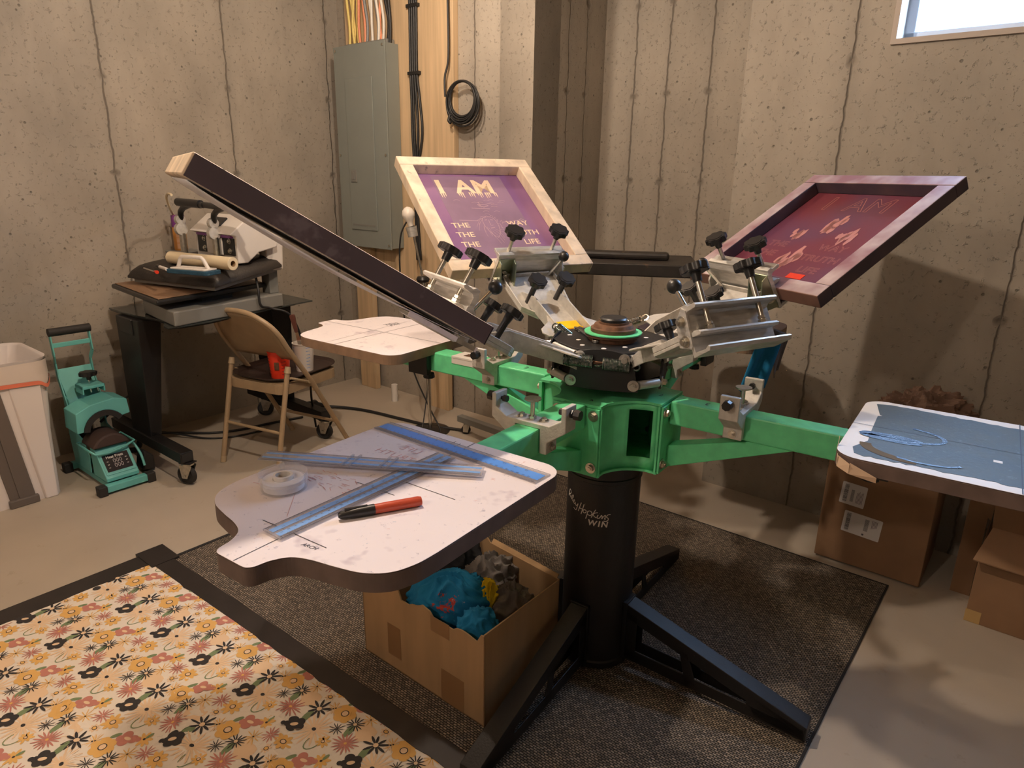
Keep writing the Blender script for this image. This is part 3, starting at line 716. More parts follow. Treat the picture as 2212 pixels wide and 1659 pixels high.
cp = [(.606,-.16,ZP-.004), (.606,-.17,ZP-.028), (.615,-.205,ZP-.030), (.64,-.2225,ZP-.034), (.69,-.223,ZP-.040)]
for (a, b_) in zip(cp, cp[1:]):
    quad(bm, (m @ V(a), m @ V(b_), m @ (V(b_)+V((0,-.004,.022 if b_[0] < .66 else .012))), m @ (V(a)+V((0,-.002,.024)))))
obj('peeling_tape', bm, 'masking', PLT[3], solid=.0006)
# legs
for k in range(4):
    m = armM(k); bm = B()
    e3 = m.to_3x3(); mb = Mx((e3 @ V((1,0,0)), UP, e3 @ V((0,-1,0)))).transposed().to_4x4(); mb.translation = HUB
    ro = [(.112,.208), (.62,.052), (.62,.020), (.112,.040)]
    # side sheets with two cut-outs, made of bars; top cap strip
    for y in (-.026, .022):
        P = lambda x, z: (x, z)
        for poly in ([(.112,.214),(.62,.058),(.62,.022),(.112,.172)], [(.112,.072),(.62,.050),(.62,.018),(.112,.034)], [(.112,.20),(.145,.19),(.145,.04),(.112,.04)], [(.275,.14),(.300,.135),(.335,.04),(.300,.035)], [(.47,.09),(.62,.05),(.62,.02),(.47,.03)]):
            prism(bm, poly, y, y+.004, mb)
    hexa(bm, [m @ V(p) for p in ((.108,-.026,.212),(.108,.026,.212),(.62,.026,.056),(.62,-.026,.056))], [m @ V(p) for p in ((.108,-.026,.218),(.108,.026,.218),(.625,.026,.060),(.625,-.026,.060))])
    hexa(bm, [m @ V(p) for p in ((.62,-.026,.018),(.62,.026,.018),(.626,.026,.018),(.626,-.026,.018))], [m @ V(p) for p in ((.62,-.026,.060),(.62,.026,.060),(.626,.026,.060),(.626,-.026,.060))])
    box(bm, (.100,-.030,.03), (.113,.030,.222), m)
    leg = obj('leg', bm, 'black', press, bevel=.0015)
    bm = B(); c = m @ V((.60,0,0)); cyl(bm, c+UP*.0065, c+UP*.012, .020, n=20); cyl(bm, c+UP*.012, c+UP*.045, .005, n=10); obj('levelling_foot', bm, 'steel', leg, smooth=30)
# carousel -----------------------------------------------------------
PH = R(28)
def dirv(a): return V((math.cos(a), math.sin(a), 0))
bm = B(); oc = []
for k in range(4):
    a = PH+PI/4+k*PI/2; e = dirv(a); n = dirv(a+PI/2)
    for s_, rr_ in ((-.085,.128), (-.05,.150), (.05,.150), (.085,.128)): q = HUB+e*rr_+n*s_; oc.append((q.x, q.y))
prism(bm, oc, .978, .984)
for zc_, rr_ in ((.900, .90),): prism(bm, [(HX+(x-HX)*rr_, HY+(y-HY)*rr_) for x, y in oc], zc_, zc_+.006)
cyl(bm, HUB+UP*.856, HUB+UP*.974, .05, n=28)
car = obj('carousel', bm, 'black', press, bevel=.001)
bm = B()
for i in range(12):
    a = 2*PI*i/12+.2; q = HUB+dirv(a)*(.118 if i % 3 else .095)+UP*.984; cyl(bm, q, q+UP*.0012, .0065, n=14)
obj('rivets', bm, 'print_w', car)
bm = B(); lathe(bm, [(.066,.984),(.066,.995),(.074,.996),(.074,1.001),(.066,1.0015)], Mx.Translation(HUB), n=40); obj('washer_stack', bm, 'rust', car, smooth=40)
bm = B(); lathe(bm, [(.05,1.0015),(.074,1.0015),(.0765,1.003),(.0765,1.006),(.05,1.0065)], Mx.Translation(HUB), n=40); obj('green_ring', bm, 'green', car, smooth=40)
bm = B(); lathe(bm, [(.060,1.0065),(.060,1.016),(.054,1.018),(.050,1.026),(.040,1.028),(.040,1.033),(0,1.033)], Mx.Translation(HUB), n=40); obj('rusty_nut', bm, 'rust', car, smooth=40)
bm = B(); lathe(bm, [(.036,1.033),(.037,1.040),(.033,1.044),(0,1.044)], Mx.Translation(HUB), n=36); obj('spindle_cap', bm, 'blackpl', car, smooth=40)
for k in range(4):
    a = PH+PI/4+k*PI/2; e = dirv(a); n = dirv(a+PI/2)
    fm = Mx((n, UP, e)).transposed().to_4x4(); fm.translation = HUB+e*.150
    bm = B()
    prism(bm, [(-.070,.962)]+[(-.07+.14*i/10, .985+.010*math.sin(PI*i/10)-.004) for i in range(11)]+[(.070,.962),(.066,.94),(-.066,.94)], 0, .005, fm)
    prism(bm, [(-.092,.885),(-.078,.955),(-.03,.965),(.03,.965),(.078,.955),(.092,.885),(.03,.882),(-.03,.882)], -.012, -.006, fm)
    fp = obj('face_plate', bm, 'black', car, bevel=.001)
    for x, z, o_ in ((-.056,.970,.005), (.056,.970,.005), (-.080,.902,-.006), (.080,.902,-.006)): bm = B(); hexbolt(bm, fm @ V((x, z, o_)), e, .0085, .009, .0145); obj('bolt', bm, 'steel', fp, smooth=30)
    for z, r, rr_, hl_ in ((.970,.010,.149,.052), (.902,.011,.160,.032)):
        bm = B(); aa = PH+k*PI/2; c = HUB+dirv(aa)*rr_+UP*z; t_ = dirv(aa+PI/2); cyl(bm, c-t_*hl_, c+t_*hl_, r, n=16)
        obj('pivot_rod', bm, 'alu', car, smooth=40)

# print heads --------------------------------------------------------
def headM(phi, t, r0, z0):   # X up along the raised head, Y left, Z normal; origin under the near edge of a screen's top face
    e = dirv(phi); x = e*math.cos(t)+UP*math.sin(t); y = UP.cross(e); z = x.cross(y)
    m = Mx((x, y, z)).transposed().to_4x4(); m.translation = HUB+e*r0+UP*z0; return m
def star_knob(bm, c, d, r=.0285, h=.017):
    c = V(c); d = V(d).normalized(); a = d.orthogonal().normalized(); b_ = d.cross(a); m = Mx((a, b_, d)).transposed().to_4x4(); m.translation = c
    pts = [((r*(1+.075*math.cos(8*t)))*math.cos(t), (r*(1+.075*math.cos(8*t)))*math.sin(t)) for t in [2*PI*i/64 for i in range(64)]]
    cyl(bm, c-d*.020, c, .0095, .0115, n=16)
    prism(bm, [(x*.93, y*.93) for x, y in pts], 0, .0015, m); prism(bm, pts, .0015, h-.002, m); prism(bm, [(x*.9, y*.9) for x, y in pts], h-.002, h, m); cyl(bm, c+d*h, c+d*(h+.0012), r*.68, n=28)
def coil(bm, p0, p1, r=.011, w=.0014, turns=22):
    p0 = V(p0); p1 = V(p1); d = (p1-p0); L_ = d.length; d.normalize(); a = d.orthogonal().normalized(); b_ = d.cross(a); n = turns*10; pts = []
    for i in range(n+1):
        t = i/n; an = 2*PI*turns*t; pts.append(p0+d*(L_*t)+(a*math.cos(an)+b_*math.sin(an))*r)
    tube(bm, pts, w, n=5)
    for q, s_ in ((p0, -1), (p1, 1)):
        hook = [q+d*s_*(.004+.010*(1-math.cos(PI*i/8)))+a*(.009*math.sin(PI*i/8)) for i in range(14)]; tube(bm, hook, w*1.2, n=5)
HEADS = {  # phi, tilt, r0, z0, side of the ball lever, clamp offset, rail thickness
 1: (R(208.6), R(31.7), .490, 1.112, 1), 2: (R(118.3), R(34.5), .478, 1.119, -1), 3: (R(25), R(31.0), .440, 1.117, 1), 4: (R(-60.5), R(28), .395, 1.122, -1)}
HM = {}
for k, (phi, t, r0, z0, sd) in HEADS.items():
    m = headM(phi, t, r0, z0); HM[k] = m; e3 = m.to_3x3()
    bot = -.060 if k != 4 else -.078; top = .052 if k != 4 else .020; hl = .120
    pa = -(r0-.135)/math.cos(t)      # local a of the pivot
    bm = B(); bz = 0
    mA = m @ Mx.Translation((-.05,0,-.040 if k != 4 else -.055)) @ Mx.Rotation(R(12 if k != 4 else 6), 4, 'Y') @ Mx.Translation((.05,0,0))
    box(bm, (pa+.02,-.050,bz), (-.10,.050,bz+.005), mA)
    for s_ in (-1, 1):
        my = Mx((V((1,0,0)), V((0,0,1)), V((0,-1,0)))).transposed().to_4x4(); my.translation = V((0, s_*.052+.0025, 0))
        prism(bm, [(pa-.012,bz-.012),(pa-.018,bz+.012),(pa+.02,bz+.022),(pa+.06,bz+.036),(-.17,bz+.040),(-.10,bz+.016),(-.085,bz),(-.10,bz-.003),(pa+.05,bz-.004)], 0, .005, mA @ my)
        # wing with spring eye
        wz = bz+.026; prism(bm, [(pa+.045,s_*.052),(pa+.055,s_*.098),(pa+.075,s_*.112),(pa+.095,s_*.106),(pa+.125,s_*.068),(pa+.165,s_*.052)], wz, wz+.005, mA)
    head = obj('print_head', bm, 'alucast', press, bevel=.0015)
    bm = B(); bz = -.044 if k != 4 else -.056  # micro-registration tray casting
    tp = [(-.205,-.040),(-.165,-.088),(-.060,-.098),(-.016,-.098),(-.016,.098),(-.060,.098),(-.165,.088),(-.205,.040)]; bz += .010
    prism(bm, tp, bz+.004, bz+.012, m)
    for a_, b_ in zip(tp, tp[1:]+tp[:1]):
        p0 = V(a_); p1 = V(b_); d = (p1-p0).normalized(); n2 = V((-d.y, d.x))*.005
        hexa(bm, [m @ V((q.x, q.y, bz+.012)) for q in (p0, p1, p1+n2, p0+n2)], [m @ V((q.x, q.y, bz+.026)) for q in (p0, p1, p1+n2, p0+n2)])
    box(bm, (-.15,-.022,bz+.026), (-.02,.022,bz+.036), m) if k in (1, 4) else None
    box(bm, (-.055,.095,bz+.012), (-.035,.118,bz+.017), m)
    obj('registration_tray', bm, 'alucast', head, bevel=.0015)
    for s_ in (-1, 1):
        bm = B(); c = m @ V((-.135, s_*.050, bz+.028)); star_knob(bm, c+e3 @ V((-.006,0,{1:.062,2:.070,3:.062,4:.030}[k])), e3 @ V((-.10,0,1)), .0275); cyl(bm, m @ V((-.135, s_*.050, bz+.010)), c+e3 @ V((-.004,0,{1:.062,2:.070,3:.062,4:.030}[k]-.018)), .009, n=12)
        obj('tray_knob', bm, 'blackpl', head, smooth=30)
    # clamp channel extrusion, profile in (a, b)
    my = Mx((V((1,0,0)), V((0,0,1)), V((0,-1,0)))).transposed().to_4x4(); my.translation = V((0, hl, 0))
    cprof = [(-.008,bot-.004),(-.014,top-.012),(-.008,top+.002),(-.008,top+.008),(.004,top+.010),(.010,top+.004),(.030,top+.006),(.034,top+.001),(.030,top-.004),(.006,top-.006),(0,top-.012),(0,bot+.006),(.030,bot+.006),(.040,bot+.012),(.044,bot+.008),(.040,bot)]
    bm = B(); prism(bm, cprof, 0, 2*hl, m @ my); cl = obj('clamp_channel', bm, 'alu', head, bevel=.0008)
    bz1 = .004 if k != 4 else -.040
    bm = B(); my2 = my.copy(); my2.translation = V((0, hl*.92, 0)); prism(bm, [(.002,bz1),(.002,bz1+.008),(.010,bz1+.012),(.024,bz1+.010),(.030,bz1+.005),(.026,bz1)], 0, hl*1.84 if k != 4 else hl*1.92, m @ my2); obj('clamp_bar', bm, 'alucast', head, bevel=.001)
    for s_ in (-1, 1):
        y = s_*.078; bm = B(); zt = {1: .118, 2: .122, 3: .118, 4: .094}[k]
        tl = e3 @ V((.0, 0, 1)); b0 = m @ V((.015, y, bz1+.010)); cyl(bm, b0, m @ V((.015, y, zt-.012)), .0060, n=14)
        cyl(bm, b0, b0+tl*.008, .010, n=6); cyl(bm, b0+tl*.010, b0+tl*.016, .0085, n=6); obj('threaded_rod', bm, 'steel', head, smooth=30)
        bm = B(); star_knob(bm, m @ V((.015, y, zt)), tl, .0295); obj('clamp_knob', bm, 'blackpl', head, smooth=30)
    # ball lever
    y = sd*.076; bm = B(); b0 = m @ V((-.022, y, -.018)); b1 = m @ V((-.055, y, .080)); cyl(bm, b0, b1, .0050, n=12); lv = obj('tilt_lever', bm, 'chrome', head, smooth=30)
    bm = B(); ball(bm, b1+(b1-b0).normalized()*.010, .0165, 14); obj('ball_handle', bm, 'blackpl', lv, smooth=60)
    # zinc angle bracket on the other end, plain plate with bolts at the lever end
    y = -sd; bm = B()
    prism(bm, [(.062,bot+.002),(.118,bot+.002),(.118,top-.004),(.062,top-.004)], 0, .004, m @ Mx((V((0,y,0)), V((0,0,1)), V((-1,0,0)))).transposed().to_4x4() @ Mx.Translation((0,0,.010)))
    for yy in (.064, .114):
        mz = Mx((V((-1,0,0)), V((0,0,1)), V((0,y,0)))).transposed().to_4x4(); mz.translation = V((-.012, y*yy, 0))
        prism(bm, [(0,bot+.004),(.055,-.040),(.045,-.006),(.02,top-.010),(0,top-.006)], 0, .004, m @ mz)
    ab = obj('angle_bracket', bm, 'zinc', head, bevel=.001)
    bm = B(); hexbolt(bm, m @ V((-.016, y*.09, -.012)), e3 @ V((-1,0,0)), .010, .010, .0155); hexbolt(bm, m @ V((-.040, y*.0675, -.030)), e3 @ V((0,-y,0)), .008, .016, .013); hexbolt(bm, m @ V((-.030, y*.118, -.020)), e3 @ V((0,y,0)), .008, .008, .011); obj('bracket_bolt', bm, 'chrome', ab, smooth=30)
    bm = B(); prism(bm, [(-.038,-.052),(-.006,-.064),(0,-.058),(.004,.018),(-.006,.026),(-.030,.004)], 0, .006, m @ Mx((V((1,0,0)), V((0,0,1)), V((0,-1,0)))).transposed().to_4x4() @ Mx.Translation((0,0,-sd*.1205-.003)))
    ep = obj('end_plate', bm, 'alu', head, bevel=.001)
    bm = B()
    for a_, b_ in ((-.014,-.002), (-.016,-.044)): hexbolt(bm, m @ V((a_, sd*.1225, b_)), e3 @ V((0,sd,0)), .0085, .008, .0125)
    obj('end_bolt', bm, 'steel', ep, smooth=30)
    if k == 2:
        bm = B(); a0 = pa+.06; box(bm, (a0,-.046,.005), (a0+.085,.046,.013), mA); box(bm, (a0+.020,-.046,.013), (a0+.027,.046,.019), mA); box(bm, (a0+.040,-.046,.013), (a0+.047,.046,.018), mA); obj('stop_block', bm, 'yellow', head, bevel=.002)
# springs between neighbouring heads
def wing(k, s_): 
    phi, t, r0, z0, _ = HEADS[k]; pa = -(r0-.135)/math.cos(t); return HM[k] @ V((pa+.078, s_*.098, .045))
for (a, sa, b_, sb) in ((1, 1, 4, -1), (1, -1, 2, 1), (2, -1, 3, 1), (3, -1, 4, 1)):
    p0, p1 = wing(a, sa), wing(b_, sb)
    if (a, b_) == (1, 4):
        p0 = HM[1] @ V((-.395, .047, -.052)); p1 = HM[4] @ V((-.275, -.047, -.052))
        p0 = V((.122, 1.662, .962)); p1 = V((.294, 1.626, .952))
        d = p1-p0; q = [(p0+d*.04, p0+d*.46, 20), (p0+d*.60, p0+d*.98, 18)]
        bm = B(); cyl(bm, p0+d*.46, p0+d*.60, .0035, n=10); box(bm, (-.012,-.006,-.002), (.012,.006,.002), Mx.Translation(p0+d*.53)); obj('spring_link', bm, 'rust', car, smooth=30)
    elif (a, b_) == (1, 2): d = p1-p0; p1 = V((.128, 1.905, .985)); p0 = p1; p1 = V((.185, 1.81, .955)); q = [(p0, p1, 20)]
    else: d = p1-p0; q = [(p0+d*.15, p0+d*.42, 9), (p0+d*.58, p0+d*.85, 9)]
    for c0, c1, tn in q:
        bm = B(); coil(bm, c0, c1, .0155 if 1 in (a, b_) else .010, .0021, tn); obj('spring', bm, 'spring' if 1 in (a, b_) else 'chrome', car, smooth=60)

# screens --------------------------------------------------------------
WS, LS, TK, RW = .520, .600, .040, .049
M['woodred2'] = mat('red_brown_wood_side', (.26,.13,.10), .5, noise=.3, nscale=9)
def screen(k, label, mats, L_=LS, side=None):
    m = HM[k]; root = thing('printing_screen', label, 'screen', m @ V((L_/2, 0, -TK)))
    fw, em, ln = mats; h = WS/2
    for (x0, y0, x1, y1) in ((0,-h,RW,h), (L_-RW,-h,L_,h), (RW,-h,L_-RW,-h+RW), (RW,h-RW,L_-RW,h)):
        bm = B(); box(bm, (x0,y0,-TK), (x1,y1,0), m)
        if side: 
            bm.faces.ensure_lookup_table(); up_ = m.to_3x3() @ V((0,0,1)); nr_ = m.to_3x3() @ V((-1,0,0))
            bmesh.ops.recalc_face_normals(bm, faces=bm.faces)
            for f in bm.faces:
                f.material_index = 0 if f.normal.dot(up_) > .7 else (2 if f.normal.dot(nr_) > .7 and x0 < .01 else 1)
            obj('rail', bm, [fw, side, 'woodred2'], root, bevel=.003)
        else: obj('rail', bm, fw, root, bevel=.003)
    bm = B(); box(bm, (RW*.3,-h+RW*.3,-TK-.0008), (L_-RW*.3,h-RW*.3,-TK), m); mesh = obj('mesh', bm, em, root)
    return root, m, mesh
# screen 2, purple
r2, m, mesh = screen(2, 'wooden screen frame with purple emulsion reading I AM, raised over the back', ('wood', 'purple', 'stencil'))
def onm(m, x, y, rot=0, z=-TK+.0006): return m @ Mx.Translation((x, y, z)) @ Mx.Rotation(-PI/2+rot, 4, 'Z')
bm = B(); box(bm, (.085,-.135,-TK), (.54,.145,-TK+.0003), m); obj('hazed_area', bm, 'purplelight', mesh)
bm = B()
text_bm(bm, 'I', .10, onm(m, .475, .128), bold=.04); text_bm(bm, 'AM', .105, onm(m, .475, -.006), bold=.032)
for yy, n_ in ((.128,3),(.060,3),(.018,3),(-.015,3),(-.045,3),(-.072,2)):
    for i in range(n_): y0 = yy+(i-1)*.008; l = rnd.uniform(.02,.055); prism(bm, [(.445,y0-.003),(.445,y0+.003),(.437-l*.5,y0+.0006),(.437-l*.5,y0-.0006)], -TK+.0005, -TK+.0007, m)
for s_, x, y in (('THE', .262, .125), ('WAY', .268, -.095), ('THE', .213, .125), ('TRUTH', .217, -.100), ('THE', .163, .124), ('LIFE', .168, -.110)): text_bm(bm, s_, .036, onm(m, x, y), bold=.012)
text_bm(bm, 'JOHN 14:6', .02, onm(m, .062, 0))
obj('lettering', bm, 'stencil', mesh, recalc=False)
bm = B()   # loose line drawing in the middle: a bearded head and rays
def sk(pts, w=.0018, z=-TK+.0007): ribbon(bm, [m @ V((x, y, z)) for x, y in [(p.x, p.y) for p in smooth_path([(a, b, 0) for a, b in pts], 5)]], w, m.to_3x3() @ V((0,0,1)))
for i in range(26):
    a = 2*PI*i/26; r_ = rnd.uniform(.03,.05); sk([(.27+r_*math.cos(a), .01+r_*.8*math.sin(a)), (.26+1.3*r_*math.cos(a+.3), .01+1.1*r_*math.sin(a+.3)), (.24+1.7*r_*math.cos(a+.2), .012+1.2*r_*math.sin(a+.5))], .0012)
for s_ in (-1, 1): sk([(.31,.01), (.295,.01+s_*.022), (.255,.01+s_*.026), (.215,.01+s_*.015), (.195,.01)], .0022); sk([(.29,.01+s_*.006), (.288,.01+s_*.016)], .003)
sk([(.29,.01),(.26,.012),(.262,.002)], .002); sk([(.245,.018),(.248,.002)], .003)
for pts in ([(.275,-.04),(.285,-.11)], [(.285,-.11),(.292,-.12),(.28,-.13),(.272,-.12),(.285,-.11)], [(.285,.05),(.29,.12)], [(.36,.0),(.375,.02),(.37,-.02),(.36,.0)], [(.35,-.02),(.355,.05)], [(.36,.01),(.39,.012)], [(.14,.02),(.11,-.03)], [(.13,-.03),(.12,.03)]): sk(pts, .003)
for i in range(14): a = rnd.uniform(.33,.40); y = rnd.uniform(-.1,.12); sk([(a,y),(a+.004,y+.012),(a,y+.024)], .0015)
obj('line_drawing', bm, 'stencil2', mesh, recalc=False)
# screen 3, dark red
r3, m, mesh = screen(3, 'wooden screen frame stained with dark red ink below the high window', ('woodink', 'redem', 'redline'), .585, 'woodinkdark')
bm = B(); zz = -TK+.0007
mt = lambda x, y: m @ Mx.Translation((x, y, zz)) @ Mx.Rotation(-PI/2, 4, 'Z')
def outline_text(s_, size, mm, w):   # hollow lettering: letter outlines drawn as strokes
    key = (s_, 0, 0); tmp = B(); text_bm(tmp, s_, size, mm); 
    be = [e for e in tmp.edges if len(e.link_faces) == 1]; up = mm.to_3x3() @ V((0,0,1))
    for e in be: ribbon(bm, [e.verts[0].co.copy(), e.verts[1].co.copy()], w, up)
    tmp.free()
outline_text('I', .105, mt(.475, .115), .0018); outline_text('AM', .105, mt(.475, -.03), .0018)
for s_, x, y in (('THE', .245, .115), ('WAY', .25, -.085), ('THE', .195, .118), ('TRUTH', .195, -.085), ('THE', .14, .12), ('LIFE', .14, -.09)): outline_text(s_, .040, mt(x, y), .0009)
obj('outline_lettering', bm, 'redline', mesh, recalc=False)
bm = B()
def poly3(pts): prism(bm, pts, -TK+.0004, -TK+.0007, m)
for cx_, cy_, sc_ in ((.365,.0,1.1), (.305,-.085,.9), (.30,.095,.8), (.185,.01,1.1), (.15,.025,.9)):
    for i in range(7):
        a = rnd.uniform(0, 2*PI); q = [(cx_+sc_*(.022*math.cos(a)*rnd.uniform(.3,1.4)), cy_+sc_*.026*math.sin(a)*rnd.uniform(.3,1.4))]; c = q[0]; b0 = rnd.uniform(0, PI)
        poly3([(c[0]+sc_*.024*math.cos(b0+t)*(1.6 if i % 2 else .8), c[1]+sc_*.009*math.sin(b0+t)) for t in (0,1.1,2.1,3.2,4.3,5.3)])
obj('figure_shapes', bm, 'redline', mesh, recalc=True)
bm = B(); box(bm, (.095,-.105,-TK), (.118,-.050,-TK+.0012), m); obj('red_patch', bm, 'redbright', mesh)
# screen 1, seen from its edge
r1, m, mesh = screen(1, 'wooden screen frame wrapped in dark tape, seen edge on over the white platen', ('wood', 'white', 'white'))
bm = B(); h = WS/2
box(bm, (.002,h,-TK+.001), (LS-.004,h+.0012,-.001), m); obj('edge_tape', bm, 'tape', r1)
bm = B(); box(bm, (-.0012,-h,-TK), (0,h,-.001), m); obj('end_tape', bm, 'tape', r1)
bm = B()   # slack white film taped under the frame
nn_ = 30; rows = []
for j in range(7):
    y = h-.004-j*.07; rows.append([m @ V((.02+(LS-.03)*i/nn_, y+.004*math.sin(i*.7), -TK-.003-.016*math.sin(PI*i/nn_)**.8*(1-.3*abs(j-3)/3))) for i in range(nn_+1)])
vv = [[bm.verts.new(p) for p in r_] for r_ in rows]
for j in range(6):
    for i in range(nn_): bm.faces.new([vv[j][i], vv[j][i+1], vv[j+1][i+1], vv[j+1][i]])
obj('slack_film', bm, 'tapewhite', r1, smooth=60, solid=.0008)
bm = B(); box(bm, (.030,-.11,-TK-.034), (.038,.235,-TK-.030), m); mm_ = m @ Mx.Translation((0,0,-TK-.020)); 
bm.free(); bm = B(); box(bm, (-.005,h-.03,-TK-.022), (.16,h-.026,-TK-.012), m); box(bm, (.0,h-.0265,-TK-.022), (.045,h-.0255,-TK-.012), m, mi=1); obj('register_strip', bm, ['lam', 'steel'], r1)
# wrench lying on the carousel plate
bm = B(); a0 = V((.184, 1.895, .9885)); a1 = V((.218, 1.742, .9885)); d = (a1-a0).normalized(); mw_ = frame(a0, d, UP); L_ = (a1-a0).length
prism(bm, [(0,-.005),(L_,-.0045),(L_,.0045),(0,.005)], -.002, .003, mw_); prism(bm, [(.012*math.cos(t), .012*math.sin(t)) for t in [R(a) for a in range(30, 331, 20)]]+[(.002,0)], -.003, .004, mw_ @ Mx.Rotation(PI, 4, 'Z')); cyl(bm, a1-UP*.003, a1+UP*.004, .011, n=20)
tag(obj('combination_wrench', bm, 'chrome', bevel=.001), 'small chrome wrench lying on the black plate beside the rusty spindle', 'wrench')

# ================================================================ electric panel corner
m = ROOM.copy()
def rbx(bm, s0, d0, z0, s1, d1, z1, mi=0): box(bm, (s0,d0,z0), (s1,d1,z1), ROOM, mi)
bm = B(); rbx(bm, -3.665, 2.905, .755, -3.085, D0-.001, HC-.002); tag(obj('wall_plank', bm, 'plank', bevel=.002), 'wide spruce board behind the grey electrical panel', 'board')
bm = B(); rbx(bm, -3.080, 2.905, .765, -2.768, D0-.001, HC-.002); tag(obj('wall_plank', bm, 'plank', bevel=.002), 'spruce board between the black cable bundle and the hanging cable coil', 'board')
bm = B(); rbx(bm, -3.625, 2.865, 0, -3.470, 2.903, .99); tag(obj('stud', bm, 'plank', bevel=.002), 'pine stud standing on the floor under the electrical panel', 'stud')
bm = B(); rbx(bm, -2.945, 2.865, 0, -2.795, 2.903, 1.3); tag(obj('stud', bm, 'plank', bevel=.002), 'pine stud standing on the floor behind the bulb lamp', 'stud')
pn = thing('electrical_panel', 'tall grey metal electrical panel with closed door on spruce boards', 'electrical panel', W(-3.4, 2.85, .96))
bm = B(); rbx(bm, -3.630, 2.800, .960, -3.195, 2.903, 2.100); obj('enclosure', bm, 'grey', pn, bevel=.003)
bm = B(); rbx(bm, -3.645, 2.792, .955, -3.185, 2.800, 2.108); obj('cover', bm, 'grey', pn, bevel=.003)
bm = B(); rbx(bm, -3.545, 2.786, 1.06, -3.300, 2.792, 1.93); dr = obj('door', bm, 'grey', pn, bevel=.003)
bm = B(); rbx(bm, -3.520, 2.780, 1.345, -3.468, 2.787, 1.415); rbx(bm, -3.503, 2.776, 1.36, -3.485, 2.781, 1.40); obj('latch', bm, 'greyplastic', dr, bevel=.002)
bm = B(); rbx(bm, -3.53, 2.7845, 1.085, -3.315, 2.7865, 1.095); obj('seam', bm, 'greyplastic', dr)
for s_, z in ((-3.625,2.085),(-3.205,2.085),(-3.625,1.50),(-3.205,1.50),(-3.625,.98),(-3.205,.98)):
    bm = B(); c = W(s_, 2.792, z); cyl(bm, c, c-N*.004, .007, n=12); obj('screw', bm, 'steel', pn, smooth=30)
bm = B(); rbx(bm, -3.60, 2.84, 2.10, -3.22, 2.90, 2.125); obj('top_hub', bm, 'greyplastic', pn, bevel=.004)
# house wires rising from the panel
wires = [('cabley', -3.57), ('cabley', -3.545), ('cabley', -3.52), ('cabley', -3.495), ('cableo', -3.47), ('cableo', -3.445), ('cableg', -3.415), ('cablew', -3.385), ('cablew', -3.36), ('cableg', -3.335), ('cablew', -3.315), ('cableo', -3.295), ('cablew', -3.275), ('cable', -3.25), ('cable', -3.215)]
nm = {'cabley':'yellow', 'cableo':'orange', 'cableg':'grey', 'cablew':'white', 'cable':'black'}
where = ['leftmost', 'second', 'third', 'fourth']
cnt = {}
for i, (c, s_) in enumerate(wires):
    cnt[c] = cnt.get(c, 0)+1
    bm = B(); j = rnd.uniform(-.02,.02); d_ = 2.86+.012*(i % 2); 
    tube(bm, smooth_path([W(s_, d_, 2.10), W(s_+j, d_, 2.22), W(s_-j*.7, d_-.005, 2.40), W(s_+rnd.uniform(-.03,.03), d_, HC-.003)], 5), .008 if c != 'cable' else .009, n=8)
    o = obj('house_cable', bm, c, smooth=60); 
    tag(o, nm[c]+' house cable rising from the top of the grey electrical panel', 'cable', 'house cables above the electrical panel')
# black bundle down the boards
for i in range(4):
    bm = B(); x = -3.085+.017*i; b_ = [0, .0, .012, .03][i]
    tube(bm, smooth_path([W(x+.005, 2.893, HC-.003), W(x, 2.893, 2.2), W(x-.004, 2.893, 1.95), W(x+b_*.5, 2.893, 1.8), W(x+b_, 2.893, 1.62), W(-3.075+.010*i, 2.893, 1.42), W(-3.075+.006*i, 2.893, 1.2), W(-3.07+.01*i, 2.893, .9)], 6), .0075, n=8)
    tag(obj('bundled_cable', bm, 'cable', smooth=60), 'black cable stapled with others down the spruce boards', 'cable', 'black cables stapled down the spruce boards')
for z in (2.27, 1.93):
    bm = B(); rbx(bm, -3.105, 2.882, z, -3.015, 2.905, z+.018); tag(obj('cable_staple', bm, 'blackpl', bevel=.002), 'black staple clip holding the cable bundle, '+('upper one near the ceiling' if z > 2 else 'lower one level with the panel'), 'cable clip')
# hanging coil
bm = B(); cc = W(-2.682, 2.880, 1.785)
for i in range(9):
    rx, rz = .092+.0055*(i % 5)+rnd.uniform(-.004,.004), .088+.006*(i % 5); pts = []
    ox, oz = rnd.uniform(-.006,.006), -.006*(i % 5)+rnd.uniform(-.004,.004)
    for k in range(40): a = 2*PI*k/40; pts.append(cc+T*(ox+rx*math.cos(a))+UP*(oz+rz*math.sin(a))-N*(.004*(i//2)-.006))
    tube(bm, pts, .0052, n=7, closed=True)
tube(bm, smooth_path([W(-2.790, 2.88, HC-.003), W(-2.782, 2.88, 2.3), W(-2.780, 2.88, 2.0), W(-2.80, 2.872, 1.90), W(-2.79, 2.862, 1.80)], 6), .0058, n=7)
tube(bm, smooth_path([W(-2.76, 2.87, 1.71), W(-2.765, 2.862, 1.68), W(-2.75, 2.862, 1.665)], 5), .008, n=7)
tag(obj('cable_coil', bm, 'cable', smooth=60), 'coil of black cable hanging on the edge of the spruce boards', 'cable coil')

